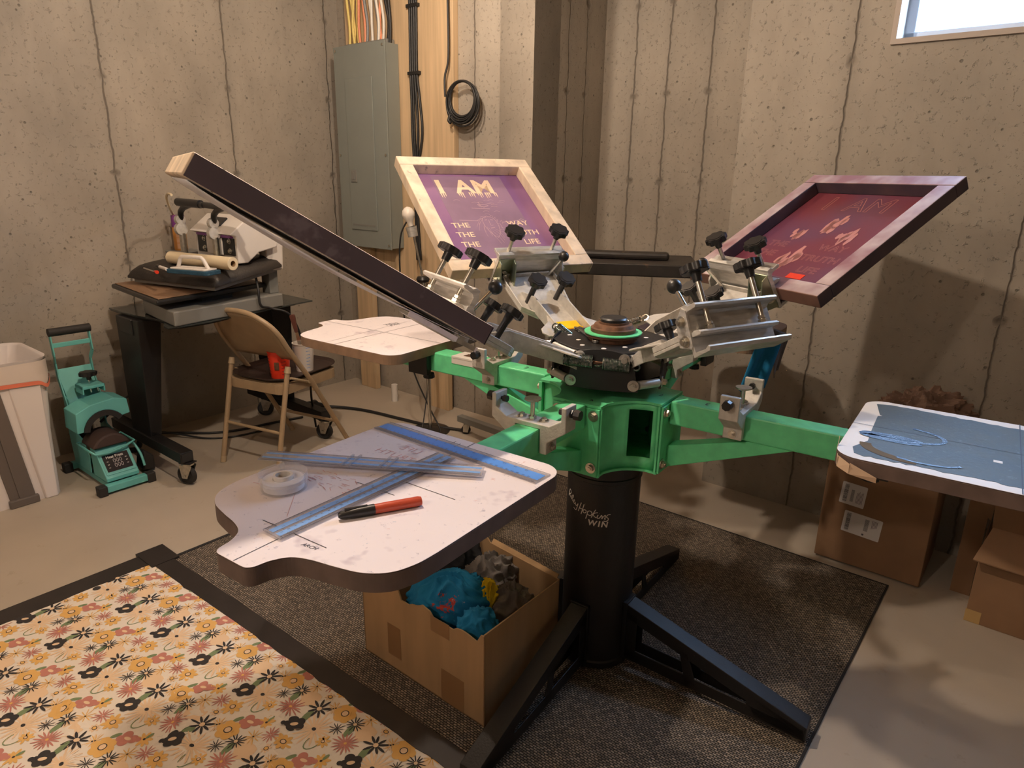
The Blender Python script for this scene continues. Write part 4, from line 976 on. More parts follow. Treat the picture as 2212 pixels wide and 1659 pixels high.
# clip-on bulb lamp on a thin pole
lm = thing('bulb_lamp', 'thin pole lamp with bare white bulb in front of the spruce boards', 'lamp', (-.46, 3.64, 0))
bm = B(); cyl(bm, (-.46,3.64,.0), (-.48,3.64,.86), .010, n=12); obj('pole', bm, 'chrome', lm, smooth=40)
bm = B(); lathe(bm, [(0,0),(.11,0),(.11,.008),(.03,.02),(0,.02)], Mx.Translation((-.46,3.64,0)), n=28); obj('base', bm, 'blackpl', lm, smooth=40)
bm = B(); lathe(bm, [(0,.845),(.030,.848),(.036,.862),(.030,.876),(0,.88)], Mx.Translation((-.484,3.64,0)), n=24); obj('joint_disc', bm, 'blackpl', lm, smooth=40)
bm = B(); cyl(bm, (-.484,3.64,.87), (-.530,3.64,1.10), .0055, n=10)
tube(bm, [V((-.484,3.632,.87))+V((.012*math.cos(t), 0, .022+.025*math.sin(t))) for t in [2*PI*i/16 for i in range(16)]], .002, n=6, closed=True); obj('stem', bm, 'chrome', lm, smooth=40)
bm = B(); cyl(bm, (-.530,3.64,1.085), (-.540,3.64,1.135), .026, .030, n=24); so = obj('socket', bm, 'alu', lm, smooth=40)
bm = B(); cyl(bm, (-.540,3.64,1.1355), (-.5405,3.64,1.137), .026, n=24); obj('socket_lining', bm, 'blackpl', so)
bm = B(); dm = frame((-.540,3.64,1.137), (1,0,.2), (-.2,0,1)); lathe(bm, [(0,0),(.014,0),(.016,.02),(.022,.032),(.032,.05),(.0335,.066),(.027,.085),(.014,.097),(0,.101)], dm, n=28); obj('bulb', bm, 'bulb', lm, smooth=60)
bm = B(); tube(bm, smooth_path([(-.565,3.66,1.16), (-.60,3.66,1.08), (-.612,3.68,.9), (-.60,3.7,.65), (-.56,3.7,.35), (-.46,3.66,.12), (-.40,3.60,.02), (-.42,3.5,.007)], 8), .0045, n=7)
tag(obj('lamp_cord', bm, 'cable', smooth=60), 'black cord hanging in a curve beside the bulb lamp', 'cord')
bm = B(); tube(bm, smooth_path([(-.48,3.66,.5), (-.475,3.7,.3), (-.49,3.65,.12), (-.50,3.55,.01), (-.49,3.45,.006)], 6), .0035, n=6)
tag(obj('thin_cord', bm, 'cable', smooth=60), 'thin black cord running down next to the lamp pole', 'cord')
bm = B(); c = W(-3.19, 2.78, 0); cyl(bm, c, c+UP*.11, .020, n=20); tag(obj('pipe_stub', bm, 'white', smooth=40), 'short white pipe stub sticking up from the floor by the wall', 'pipe')

# flash dryer behind the press
fd = thing('flash_dryer', 'black flash dryer with flat panel head on a wheeled stand behind the press', 'flash dryer', (.17, 3.2, 0))
fm = frame((.462, 2.922, 1.018), V((.345,-.055,0)), UP)
bm = B(); box(bm, (-.28,-.16,0), (.30,.22,.05), fm); obj('heater_panel', bm, 'dryer', fd, bevel=.004)
bm = B(); box(bm, (-.28,-.02,.05), (.19,.045,.082), fm); obj('top_rail', bm, 'dryer', fd, bevel=.012)
bm = B(); cyl(bm, (.17,3.2,.09), (.17,3.2,1.02), .015, n=16); obj('pole', bm, 'alu', fd, smooth=40)
bm = B(); hexa(bm, [V((.16,3.1,1.0)),V((.18,3.1,1.0)),V((.30,2.95,1.0)),V((.28,2.93,1.0))], [V((.16,3.22,1.03)),V((.18,3.22,1.03)),V((.30,2.99,1.03)),V((.28,2.97,1.03))]); box(bm, (.15,2.93,1.0), (.19,3.22,1.03)); obj('arm', bm, 'dryer', fd)
def caster(par, c, face, r=.040, w=.022, fork=True, plate=.03):
    """swivel caster: wheel centre height r, returns parts under par"""
    c = V(c); f = V(face).normalized(); s_ = UP.cross(f)
    bm = B(); lathe(bm, [(0,-w/2),(r*.45,-w/2),(r*.5,-w*.3),(r*.8,-w*.3),(r*.86,-w/2),(r,-w*.35),(r,w*.35),(r*.86,w/2),(r*.8,w*.3),(r*.5,w*.3),(r*.45,w/2),(0,w/2)], frame(c+UP*r, f, s_), n=28); wh = obj('caster_wheel', bm, 'rubber', par, smooth=40)
    bm = B()
    for q in (-1, 1):
        mm = frame(c+s_*(q*w*.68), f, UP); 
        my = Mx((V((1,0,0)), V((0,0,1)), V((0,-1,0)))).transposed().to_4x4(); prism(bm, [(-.014,r-.012),(.014,r-.012),(r*.9,2*r+.002),(r*.9,2*r+.008),(-r*.5,2*r+.008),(-r*.5,2*r)], -.0015, .0015, mm @ my)
        cyl(bm, c+UP*r+s_*(q*w*.5), c+UP*r+s_*(q*w*.9), .008, n=10)
    top = 2*r+.008; cyl(bm, c+UP*top+f*(r*.25), c+UP*(top+.008)+f*(r*.25), r*.62, n=24)
    obj('caster_fork', bm, 'steel', wh, smooth=35)
    bm = B(); box(bm, (-plate+r*.25,-plate*.8,top+.008), (plate+r*.25,plate*.8,top+.012), frame(c, f, UP)); obj('caster_plate', bm, 'blackpl', wh)
    return top+.012
t0 = caster(fd, (-.255,3.60,0), (1,-.2,0), .026, .018, plate=.022)
for e_, f_ in (((-.27,3.60), (.17,3.2)), ((.50,3.45), (.17,3.2))):
    bm = B(); a_, b_ = V((*e_, t0)), V((*f_, t0)); d = b_-a_; mm = frame(a_, d, UP); box(bm, (-.03,-.020,0), (d.length,.020,.035), mm); obj('base_bar', bm, 'greyplastic', fd, bevel=.003)
caster(fd, (.47,3.43,0), (-1,-.5,0), .026, .018, plate=.022)

# extension cord along the floor
bm = B(); tube(bm, smooth_path([(-1.23,3.97,.03), (-1.16,3.98,.02), (-1.02,3.98,.012), (-.87,3.93,.010), (-.65,3.80,.010), (-.46,3.69,.010), (-.30,3.64,.010), (-.24,3.60,.010)], 8), .009, n=8)
tube(bm, smooth_path([(-1.25,3.90,.06), (-1.20,3.88,.075), (-1.15,3.92,.05), (-1.17,3.98,.03), (-1.22,3.99,.02), (-1.28,3.96,.012)], 8), .010, n=8)
tube(bm, [(-1.17,3.86,.075), (-1.19,3.90,.07)], .018, n=10)
tag(obj('extension_cord', bm, 'cable', smooth=60), 'thick black extension cord with plug lying across the floor behind the chair', 'cord')
bm = B(); tube(bm, smooth_path([W(-3.70,1.5,.02), W(-3.6,1.62,.012), W(-3.5,1.72,.008), W(-3.43,1.85,.008), W(-3.4,2.0,.008), W(-3.35,2.2,.008)], 8), .007, n=7)
tube(bm, smooth_path([W(-3.66,1.42,.07), W(-3.6,1.55,.03), W(-3.45,1.66,.007), W(-3.36,1.78,.007), W(-3.33,1.95,.007)], 8), .005, n=7)
tag(obj('floor_cable', bm, 'cable', smooth=60), 'thin black cable on the floor beneath the heat press stand', 'cord')

# ================================================================ heat press on its stand
st = thing('heat_press_stand', 'black wheeled equipment stand with glass shelf top against the wall', 'stand', W(-3.3, 1.7, 0))
for d_, nm_ in ((1.325, 'a'), (2.09, 'b')):
    bm = B(); rbx(bm, -3.70, d_-.030, .112, -2.965, d_+.030, .164); ft = obj('foot_bar', bm, 'black', st, bevel=.003)
    bm = B(); rbx(bm, -2.9645, d_-.024, .118, -2.9635, d_+.024, .158); obj('tube_opening', bm, 'rubber', ft)
    bm = B(); i_ = 1 if d_ < 1.5 else -1
    w0 = d_-.018*i_
    hexa(bm, [W(-3.475,w0,.152), W(-3.275,w0,.152), W(-3.295,w0+.06*i_,.152), W(-3.475,w0+.06*i_,.152)][::i_], [W(-3.475,w0,.735), W(-3.240,w0,.735), W(-3.255,w0+.115*i_,.735), W(-3.475,w0+.115*i_,.735)][::i_])
    obj('leg', bm, 'black', st, bevel=.004)
    bm = B(); rbx(bm, -3.43, w0-.004*i_-.001, .66, -3.30, w0+.003, .735); obj('leg_bracket', bm, 'blackpl', st, bevel=.006)
    caster(st, W(-2.985, d_, 0), (T*.9+N*.4), .046, .026); caster(st, W(-3.56, d_, 0), (T*.6+N*.8), .046, .026)
top = [(-3.60,1.33), (-3.45,1.325), (-3.30,1.335), (-3.17,1.365), (-3.09,1.36), (-3.02,1.325), (-2.965,1.318), (-2.945,1.36), (-2.95,1.5), (-3.01,1.8), (-3.06,2.04), (-3.07,2.13), (-3.60,2.14)]
bm = B(); prism(bm, top, .742, .7495, ROOM); obj('glass_top', bm, 'smoke', st, bevel=.002)
bm = B(); prism(bm, [(x-.012 if x > -3.5 else x, y+(.006 if y < 1.8 else -.10)) for x, y in top], .735, .742, ROOM); obj('shelf_plate', bm, 'blackpl', st)

hp = thing('heat_press', 'black and white flat heat press with handle on the wheeled stand', 'heat press', W(-3.3, 1.7, .75))
bm = B()
hexa(bm, [W(-3.34,1.385,.7505), W(-2.935,1.335,.7505), W(-3.03,1.93,.7505), W(-3.44,1.98,.7505)], [W(-3.34,1.385,.815), W(-2.935,1.335,.815), W(-3.03,1.93,.815), W(-3.44,1.98,.815)]); obj('base', bm, 'greyplastic', hp, bevel=.006)
bm = B(); cyl(bm, W(-3.2,1.62,.815), W(-3.2,1.62,.845), .05, n=20); rbx(bm, -3.3,1.55,.815,-3.1,1.7,.835); obj('base_riser', bm, 'black', hp)
l, f, r_, b_ = (-3.57,1.345), (-2.965,1.285), (-3.09,1.88), (-3.66,1.92)
bm = B(); z0 = .845
hexa(bm, [W(*p, z0) for p in (l,f,r_,b_)], [W(*p, z0+.022) for p in (l,f,r_,b_)]); lp = obj('lower_platen', bm, 'blackpl', hp, bevel=.008)
def lerp2(a, b, t): return (a[0]+(b[0]-a[0])*t, a[1]+(b[1]-a[1])*t)
cen = lerp2(l, r_, .5); q = [lerp2(cen, p, .95) for p in (l,f,r_,b_)]
bm = B(); hexa(bm, [W(*p, z0+.0225) for p in q], [W(*p, z0+.026) for p in q]); obj('teflon_sheet', bm, 'brownsheet', lp, bevel=.002)
# upper platen cover: rounded tray shape
U = [(-3.50,1.39,.900), (-2.92,1.526,.900), (-3.02,1.94,.950), (-3.55,1.82,.950)]
cu = V((sum(p[0] for p in U)/4, sum(p[1] for p in U)/4, sum(p[2] for p in U)/4))
bm = B(); loops = []
def rcorn(scale, dz, rad=.10):
    out = []
    P4 = [cu+(V(p)-cu)*scale+V((0,0,dz)) for p in U]
    for i in range(4):
        a, b0, c0 = P4[i-1], P4[i], P4[(i+1) % 4]
        for t in (0, .33, .66, 1):
            p0 = b0+(a-b0)*rad; p1 = b0+(c0-b0)*rad; out.append(p0*(1-t)**2+b0*2*t*(1-t)+p1*t*t)
    return [bm.verts.new(W(p.x, p.y, p.z)) for p in out]
for sc_, dz, rd in ((.97,.0,.04), (1,.0,.04), (1.0,.008,.04), (.95,.032,.06), (.87,.052,.09), (.80,.060,.12)): loops.append(rcorn(sc_, dz, rd))
for A_, B_ in zip(loops, loops[1:]):
    for i in range(16): bm.faces.new([A_[i], A_[(i+1) % 16], B_[(i+1) % 16], B_[i]])
bm.faces.new(loops[0][::-1]); bm.faces.new(loops[-1]); obj('upper_platen_cover', bm, 'blacktop', hp, smooth=50)
bm = B(); q = [cu+(V(p)-cu)*.90 for p in U]; hexa(bm, [W(p.x,p.y,p.z-.022) for p in q], [W(p.x,p.y,p.z) for p in q]); obj('heating_plate', bm, 'greyplastic', hp)
# white head unit
def rp(s, d, z): return W(s, d, z)
bm = B(); sL, sR = -3.37, -2.995
side = [(1.690,.985), (1.690,1.108), (1.66,1.118), (1.76,1.196), (1.83,1.192), (1.90,1.10), (1.90,1.05), (1.80,1.03), (1.74,.985)]
mm = Mx((N, UP, T)).transposed().to_4x4(); prism(bm, side, sL, sR, mm); hu = obj('head_housing', bm, 'white', hp, bevel=.005)
bm = B(); rbx(bm, -3.34,1.684,1.020,-3.01,1.6895,1.098); obj('black_face_plate', bm, 'blackpl', hu)
bm = B(); rbx(bm, -3.245,1.676,1.018,-3.105,1.684,1.100); obj('centre_plate', bm, 'white', hu, bevel=.003)
bm = B(); rbx(bm, -3.33,1.675,1.100,-3.02,1.690,1.112); obj('purple_strip', bm, 'purplecap', hu)
for s_ in (-3.275, -3.045):
    for z in (1.040, 1.085): bm = B(); hexbolt(bm, W(s_,1.684,z), -N, .009, .006, .013); obj('bolt', bm, 'steel', hu, smooth=30)
bm = B(); tm = Mx((T, (N*.76+UP*.65), (-N*.65+UP*.76))).transposed().to_4x4(); tm.translation = W(-3.14,1.735,1.1805); 
text_bm(bm, '205', .045, Mx((T, N, UP)).transposed().to_4x4().to_3x3().to_4x4() if False else (Mx.Translation(W(-3.10,1.80,1.1975)) @ Mx((T, N, UP)).transposed().to_4x4())); obj('number', bm, 'ink_k', hu)
bm = B(); hexa(bm, [W(-3.24,1.70,1.147), W(-3.14,1.70,1.147), W(-3.14,1.74,1.180), W(-3.24,1.74,1.180)], [W(-3.24,1.695,1.152), W(-3.14,1.695,1.152), W(-3.14,1.735,1.186), W(-3.24,1.735,1.186)]); obj('dark_slot', bm, 'blackpl', hu)
for s_ in (-3.43, -3.115):
    bm = B(); cyl(bm, W(s_,1.655,.975), W(s_,1.655,1.10), .016, n=18); lk = obj('lift_rod', bm, 'steel', hp, smooth=40)
    bm = B()
    for z, rr_ in ((1.120,.030), (1.165,.024)): cyl(bm, W(s_-.014,1.650,z), W(s_+.014,1.650,z), rr_, n=18)
    rbx(bm, s_-.010,1.640,1.10,s_+.010,1.670,1.165); obj('lift_link', bm, 'alucast', lk, bevel=.002)
    bm = B(); pts = [W(s_,1.655,1.165), W(s_+.02,1.65,1.205), W(s_+.06,1.645,1.225), W(s_+.16,1.630,1.243), W(s_+.32,1.615,1.247)]
    tube(bm, pts, .014, n=10); obj('handle_arm', bm, 'blackpl', hp, smooth=40)
bm = B(); tube(bm, [W(-3.365,1.62,1.252), W(-3.15,1.62,1.249)], .019, n=14); tube(bm, [W(-3.15,1.62,1.248), W(-2.72,1.60,1.240)], .014, n=12); obj('handle_bar', bm, 'blackpl', hp, smooth=40)
bm = B(); prism(bm, [(1.87,.93), (1.86,1.10), (1.82,1.135), (1.86,1.165), (1.945,1.165), (1.965,1.14), (1.95,.93)], -3.11, -3.035, mm); po = obj('rear_post', bm, 'white', hp, bevel=.010)
bm = B(); rbx(bm, -3.13, 1.88, .815, -3.06, 1.93, .94); obj('post_base', bm, 'greyplastic', hp, bevel=.004)
bm = B(); cyl(bm, W(-3.165,1.86,1.12), W(-3.165,1.86,1.180), .028, n=20); star_knob(bm, W(-3.165,1.86,1.190), UP, .045, .018); obj('pressure_knob', bm, 'blackpl', hp, smooth=35)
bm = B(); tube(bm, smooth_path([W(-3.05,1.80,.93), W(-3.0,1.78,.86), W(-2.99,1.78,.78), W(-3.0,1.84,.755), W(-2.96,1.93,.70), W(-2.99,2.02,.45), W(-3.1,2.1,.2), W(-3.15,2.15,.01)], 8), .006, n=7); obj('power_cord', bm, 'cable', hp, smooth=60)
# things lying on the heat press
ztop = .963
a, b_ = W(-3.315, 1.53, ztop+.038), W(-2.900, 1.61, ztop+.038); bm = B(); d = (b_-a).normalized()
fr = frame(a, UP, d)
lathe(bm, [(.014,0),(.028,0),(.029,.001),(.029,(b_-a).length-.001),(.028,(b_-a).length),(.014,(b_-a).length)], fr, n=36); rl = thing('vinyl_roll', 'cream roll of transfer vinyl lying on top of the heat press', 'roll', a)
obj('roll', bm, 'cream', rl, smooth=40)
bm = B(); lathe(bm, [(.0125,-.0),(.014,-.0),(.014,(b_-a).length),(.0125,(b_-a).length)], fr, n=28); obj('cardboard_core', bm, 'cardb', rl, smooth=40)
sp = thing('scrub_pad', 'blue scouring pad with white handle in front of the cream roll', 'scrubber', W(-2.95,1.46,ztop))
cc_ = W(-2.955, 1.455, .968); sm = frame(cc_, T*.9+N*.30, UP)
bm = B(); prism(bm, rrect(-.115,-.045,.115,.045,.015), 0, .018, sm); obj('pad', bm, 'bluepad', sp, bevel=.003)
bm = B(); prism(bm, rrect(-.100,-.038,.100,.038,.012), .018, .025, sm); obj('plate', bm, 'white', sp, bevel=.002)
bm = B(); tube(bm, [sm @ V(p) for p in ((-.085,0,.022),(-.068,0,.06),(-.058,0,.070),(.050,0,.070),(.062,0,.060),(.085,0,.022))], .0085, n=10); obj('handle', bm, 'white', sp, smooth=50)
bm = B(); tube(bm, [W(-3.30,1.395,.964), W(-3.155,1.378,.963)], .0035, n=8, mi=0); tube(bm, [W(-3.155,1.378,.964), W(-3.125,1.374,.964)], [.005,.008], n=10, mi=1)
tag(obj('screwdriver', bm, ['chrome', 'redbright'], smooth=50), 'thin screwdriver with red end beside the blue scouring pad', 'screwdriver')
bm = B(); tube(bm, [W(-3.30,1.455,.969), W(-3.255,1.447,.969)], .0065, n=10, mi=0); tube(bm, [W(-3.255,1.447,.969), W(-3.15,1.43,.969)], .0075, n=10, mi=1)
tag(obj('marker_pen', bm, ['blackpl', 'white'], smooth=50), 'white pen with black cap lying against the cream roll', 'pen')
can = thing('spray_can', 'orange spray can with purple cap standing behind the heat press', 'spray can', W(-3.69,1.765,.75))
bm = B(); lathe(bm, [(0,.990),(.031,.990),(.033,.995),(.033,1.108),(.028,1.118)], Mx.Translation(W(-3.69,1.765,0)), n=32); obj('can_body', bm, 'canorange', can, smooth=40)
bm = B(); lathe(bm, [(.0335,1.0),(.0335,1.10)], Mx.Translation(W(-3.69,1.765,0)) @ Mx.Rotation(R(-70), 4, 'Z'), n=32); 
for v in list(bm.verts):
    pass
bm.free(); bm = B()
cw = W(-3.69,1.765,0)
for z0_, z1_ in ((1.0,1.028), (1.031,1.055), (1.058,1.078), (1.081,1.10)):
    vv = []
    for i in range(10): a_ = R(-95+i*11); vv.append((cw+V((math.cos(a_), math.sin(a_), 0))*.0334))
    for p0, p1 in zip(vv, vv[1:]): quad(bm, (p0+UP*z0_, p1+UP*z0_, p1+UP*z1_, p0+UP*z1_))
obj('can_label', bm, 'canlabel', can)
bm = B(); lathe(bm, [(.034,1.110),(.0345,1.112),(.0335,1.168),(.031,1.172),(0,1.172)], Mx.Translation(cw), n=32); obj('cap', bm, 'purplecap', can, smooth=40)
bm = B(); rbx(bm, -3.74,1.70,.75,-3.60,1.84,.990); tag(obj('supply_box', bm, 'greyplastic', bevel=.005), 'small grey box behind the heat press, under the orange spray can', 'box')
bm = B(); tube(bm, smooth_path([W(-3.69,1.745,1.172), W(-3.62,1.70,1.205), W(-3.56,1.66,1.26), W(-3.50,1.64,1.285), W(-3.42,1.62,1.283)], 8), .006, n=8)
tag(obj('white_hose', bm, 'cream', smooth=60), 'short pale hose looping from the spray can over the black handle', 'hose')

# ================================================================ folding chair
la = V((.974,.225)); fa = V((-.225,.974)); co_ = V((-3.12,1.56))
def CH(x, y, z): q = co_+la*x+fa*y; return W(q.x, q.y, z)
chm = Mx((CH(1,0,0)-CH(0,0,0), CH(0,1,0)-CH(0,0,0), UP)).transposed().to_4x4(); chm.translation = CH(0,0,0)
ch = thing('folding_chair', 'tan metal folding chair holding two paint cups beside the heat press stand', 'chair', CH(.2,.2,0))
CW = .40
bm = B(); tr = .0125
def bk(y0, z): return y0
pts = [CH(.0,.50,.012), CH(.0,.24,.43), CH(.0,.115,.60), CH(.003,.075,.665), CH(.022,.045,.715), CH(.062,.022,.752), CH(.12,.008,.778), CH(.20,.002,.786), CH(.28,.008,.778), CH(.338,.022,.752), CH(.378,.045,.715), CH(.397,.075,.665), CH(.40,.115,.60), CH(.40,.24,.43), CH(.40,.50,.012)]
tube(bm, [pts[0]]+smooth_path(pts[1:-1], 5)+[pts[-1]], tr, n=12); bf = obj('back_frame', bm, 'tan', ch, smooth=60)
for x in (0, CW): bm = B(); cyl(bm, CH(x,.503,.0), CH(x,.492,.03), .0145, n=12); obj('foot_cap', bm, 'tan2', bf, smooth=50)
bm = B(); n_ = 12; rows = []
for i in range(n_+1):
    t = i/n_; z = .56+(.778-.56)*t; y = .24-(z-.43)*.735+.018*0; z = .54+.235*t; y = .158-(z-.54)*.66
    hw = .196 if z < .64 else .196*(max(0.0, 1-((z-.64)/.142)**2.4))**.5 if z < .78 else .03
    rows.append([bm.verts.new(CH(.20+hw*(j/8-1 if False else (j/4-1)), y+.020*(1-((j/4-1))**2)*0-.0, z)) for j in range(9)])
for A_, B_ in zip(rows, rows[1:]):
    for j in range(8): bm.faces.new([A_[j], A_[j+1], B_[j+1], B_[j]])
obj('backrest', bm, 'tan', ch, smooth=60, solid=.006)
bm = B(); prism(bm, rrect(.018, .075, CW-.018, .475, .05), .380, .428, chm); prism(bm, rrect(.025, .082, CW-.025, .468, .05), .428, .431, chm); obj('seat', bm, 'tan', ch, bevel=.006)
for x, xo in ((-.0, .0), (CW, CW)):
    bm = B(); i_ = 1 if x == 0 else -1
    tube(bm, [CH(x+.018*i_, .0, .012), CH(x+.018*i_, .115, .495)], .0125, n=12); lg = obj('rear_leg', bm, 'tan', ch, smooth=60)
    bm = B(); cyl(bm, CH(x+.018*i_,-.002,0), CH(x+.018*i_,.006,.03), .0145, n=12); obj('foot_cap', bm, 'tan2', lg, smooth=50); bm = B(); cyl(bm, CH(x+.018*i_, .113, .485), CH(x+.018*i_, .120, .515), .0165, .013, n=12); obj('leg_cap', bm, 'tan2', lg, smooth=50)
    bm = B(); tube(bm, [CH(x+.006*i_,.118,.46), CH(x+.004*i_,.235,.415)], .006, n=8); cyl(bm, CH(x-.004*i_,.235,.415), CH(x+.02*i_,.235,.415), .009, n=12); cyl(bm, CH(x-.004*i_,.28,.36), CH(x+.02*i_,.28,.36), .007, n=10); obj('hinge_link', bm, 'tan2', lg, smooth=50)
bm = B(); tube(bm, [CH(.018,.046,.20), CH(CW-.018,.046,.20)], .008, n=10); obj('rear_crossbar', bm, 'tan', ch, smooth=50)
bm = B(); tube(bm, [CH(.0,.415,.15), CH(CW,.415,.15)], .008, n=10); obj('front_crossbar', bm, 'tan', ch, smooth=50)
# brown tray on the seat
ty = thing('serving_tray', 'dark brown paint-spattered tray lying on the folding chair seat', 'tray', CH(.2,.27,.431))
bm = B(); outp = rrect(-.005,.065,.385,.53,.13,8); inn = rrect(.02,.09,.36,.505,.11,8)
o0 = [bm.verts.new(chm @ V((x,y,.4325))) for x, y in rrect(.03,.10,.35,.495,.10,8)]; o1 = [bm.verts.new(chm @ V((x,y,.4325+.001))) for x, y in inn]; o2 = [bm.verts.new(chm @ V((x,y,.452))) for x, y in outp]
bm.faces.new(o0)
for A_, B_ in ((o0,o1), (o1,o2)):
    for i in range(len(A_)): j = (i+1) % len(A_); bm.faces.new([A_[i], A_[j], B_[j], B_[i]])
obj('tray_body', bm, 'tray', ty, smooth=50, solid=.003)
def cup(name, label, c, r0, r1, h, m_, marks, cat='cup'):
    t = thing(name, label, cat, c); cm = Mx.Translation(V(c))
    bm = B(); lathe(bm, [(0,0),(r0,0),(r1,h),(r1+.003,h),(r1+.003,h+.004),(r1-.002,h+.004),(r0-.003,.004),(0,.004)], cm, n=36); body = obj('cup_body', bm, m_, t, smooth=50)
    bm = B()
    for i in range(7):
        z = .02+.085*i/6*h/.115; r = r0+(r1-r0)*z/h+.0006
        for a0, a1 in ((R(-60), R(-35)), (R(-150), R(-130))):
            vv = [V(c)+V((r*math.cos(a), r*math.sin(a), z)) for a in (a0, (a0+a1)/2, a1)]
            for p, q in zip(vv, vv[1:]): quad(bm, (p, q, q+UP*.0018, p+UP*.0018))
    obj('measuring_marks', bm, marks, body); return t
c = CH(.265,.185,.4335); rc = cup('paint_cup', 'red measuring cup of ink standing on the brown tray', c, .043, .054, .130, 'redcup', 'ink_k')
bm = B(); cr = V(c)
for a0 in (R(-105),):
    vv = [cr+V((.0495*math.cos(a0+.09*i), .0495*math.sin(a0+.09*i), 0)) for i in range(9)]
    for p, q in zip(vv[1:6], vv[2:7]): quad(bm, (p+UP*.045+(p-cr)*.02, q+UP*.045+(q-cr)*.02, q+UP*.085+(q-cr)*.06, p+UP*.085+(p-cr)*.06))
obj('dark_label', bm, 'rust', rc)
bm = B(); lathe(bm, [(0,.06),(.046,.06)], Mx.Translation(cr), n=24); obj('ink', bm, 'redbright', rc)
c2 = CH(.285,.335,.4335); wc = cup('paint_cup', 'white measuring cup with a brown handled spatula on the brown tray', c2, .042, .052, .140, 'whitecup', 'blue')
bm = B(); lathe(bm, [(0,.07),(.045,.07)], Mx.Translation(V(c2)), n=24); obj('ink', bm, 'lam', wc)
sp_ = thing('spatula', 'spatula with brown wooden handle standing in the white cup', 'spatula', c2+UP*.1)
p0 = V(c2)+V((-.01,.0,.10)); p1 = V(c2)+V((-.028,.0,.195)); p2 = V(c2)+V((-.045,.0,.285)); mm = frame(p0, p1-p0, V((0,-1,0)))
bm = B(); prism(bm, [(0,-.010),(.09,-.008),(.10,-.004),(.10,.004),(.09,.008),(0,.010)], -.001, .001, mm); obj('blade', bm, 'chrome', sp_)
mm = frame(p1, p2-p1, V((0,-1,0))); bm = B(); prism(bm, [(0,-.008),(.085,-.014),(.092,-.010),(.092,.010),(.085,.014),(0,.008)], -.007, .007, mm); obj('handle', bm, 'brushwood', sp_, bevel=.003)

# ================================================================ waste bin
bn = thing('waste_bin', 'tall pale plastic waste bin with grey strip and liner bag against the wall', 'bin', W(-3.50,.72,0))
def ringp(s0, d0, s1, d1, r, z): return [W(x, y, z) for x, y in rrect(s0, d0, s1, d1, r, 6)]
bm = B(); lo = []
BS0, BS1, BD0, BD1 = -3.70, -3.315, .50, .915
for (g, z, r) in ((0,.0,.04),(0,.01,.045),(.010,.30,.05),(.034,.560,.06),(.034,.562,.06)): lo.append([bm.verts.new(p) for p in ringp(BS0-g*.3, BD0-g, BS1+g*.35, BD1+g, r, z)])
for A_, B_ in zip(lo, lo[1:]):
    for i in range(len(A_)): j = (i+1) % len(A_); bm.faces.new([A_[i], A_[j], B_[j], B_[i]])
bm.faces.new(lo[0][::-1]); obj('body', bm, 'bin', bn, smooth=50, solid=.004)
def wav(base, amp, n, z0, sag=0):
    out = []
    for i, p in enumerate(base): q = p.copy(); u = (q.dot(T)-BS0)/(BS1-BS0); q.z = z0+amp*math.sin(i*1.7)+sag*math.sin(PI*max(0,min(1,u)))**2; out.append(q)
    return out
bm = B(); base = rrect(BS0-.012, BD0-.028, BS1+.014, BD1+.028, .07, 12)
L1 = [W(x, y, .615+.018*math.sin(PI*max(0,min(1,(x-BS0)/(BS1-BS0))))**2) for x, y in rrect(BS0-.010, BD0-.036, BS1+.012, BD1+.038, .07, 12)]
L2 = [W(x, y, .628+.018*math.sin(PI*max(0,min(1,(x-BS0)/(BS1-BS0))))**2) for x, y in rrect(BS0-.014, BD0-.040, BS1+.016, BD1+.043, .07, 12)]
L3 = [W(x, y, .620+.018*math.sin(PI*max(0,min(1,(x-BS0)/(BS1-BS0))))**2) for x, y in rrect(BS0+.004, BD0-.024, BS1-.002, BD1+.026, .06, 12)]
L4 = [W(x, y, .40) for x, y in rrect(BS0+.02, BD0+.02, BS1-.02, BD1-.02, .05, 12)]
rings = [[bm.verts.new(p) for p in Q] for Q in (L1, L2, L3, L4)]
for A_, B_ in zip(rings, rings[1:]):
    for i in range(len(A_)): j = (i+1) % len(A_); bm.faces.new([A_[i], A_[j], B_[j], B_[i]])
obj('rim', bm, 'bin', bn, smooth=60)
bm = B(); R1 = [W(x, y, .618) for x, y in rrect(BS0-.013, BD0-.040, BS1+.022, BD1+.042, .07, 12)]
R2 = [p.copy() for p in R1]
for i, p in enumerate(R2): p.z = .552+.006*math.sin(i*.9)-.016*(1+math.sin(i*.35))
rings = [[bm.verts.new(p) for p in Q] for Q in (R1, R2)]
for i in range(len(R1)): j = (i+1) % len(R1); bm.faces.new([rings[0][i], rings[0][j], rings[1][j], rings[1][i]])
obj('liner_bag', bm, 'bag', bn, smooth=60)
bm = B(); R3 = [p+V((0,0,-.017)) for p in R2]; rings = [[bm.verts.new(p+(p-W((BS0+BS1)/2,(BD0+BD1)/2,p.z))*.012) for p in Q] for Q in (R2, R3)]
for i in range(len(R1)): j = (i+1) % len(R1); bm.faces.new([rings[0][i], rings[0][j], rings[1][j], rings[1][i]])
obj('drawstring', bm, 'pinkbag', bn, smooth=60)
bm = B(); hexa(bm, [W(BS1,.755,.0), W(BS1+.012,.755,.0), W(BS1+.012,.815,.0), W(BS1,.815,.0)], [W(BS1+.006,.705,.545), W(BS1+.018,.705,.545), W(BS1+.018,.755,.545), W(BS1+.006,.755,.545)]); hexa(bm, [W(BS1,.722,.0), W(BS1+.008,.722,.0), W(BS1+.008,.760,.0), W(BS1,.760,.0)], [W(BS1+.004,.66,.545), W(BS1+.013,.66,.545), W(BS1+.013,.71,.545), W(BS1+.004,.71,.545)])
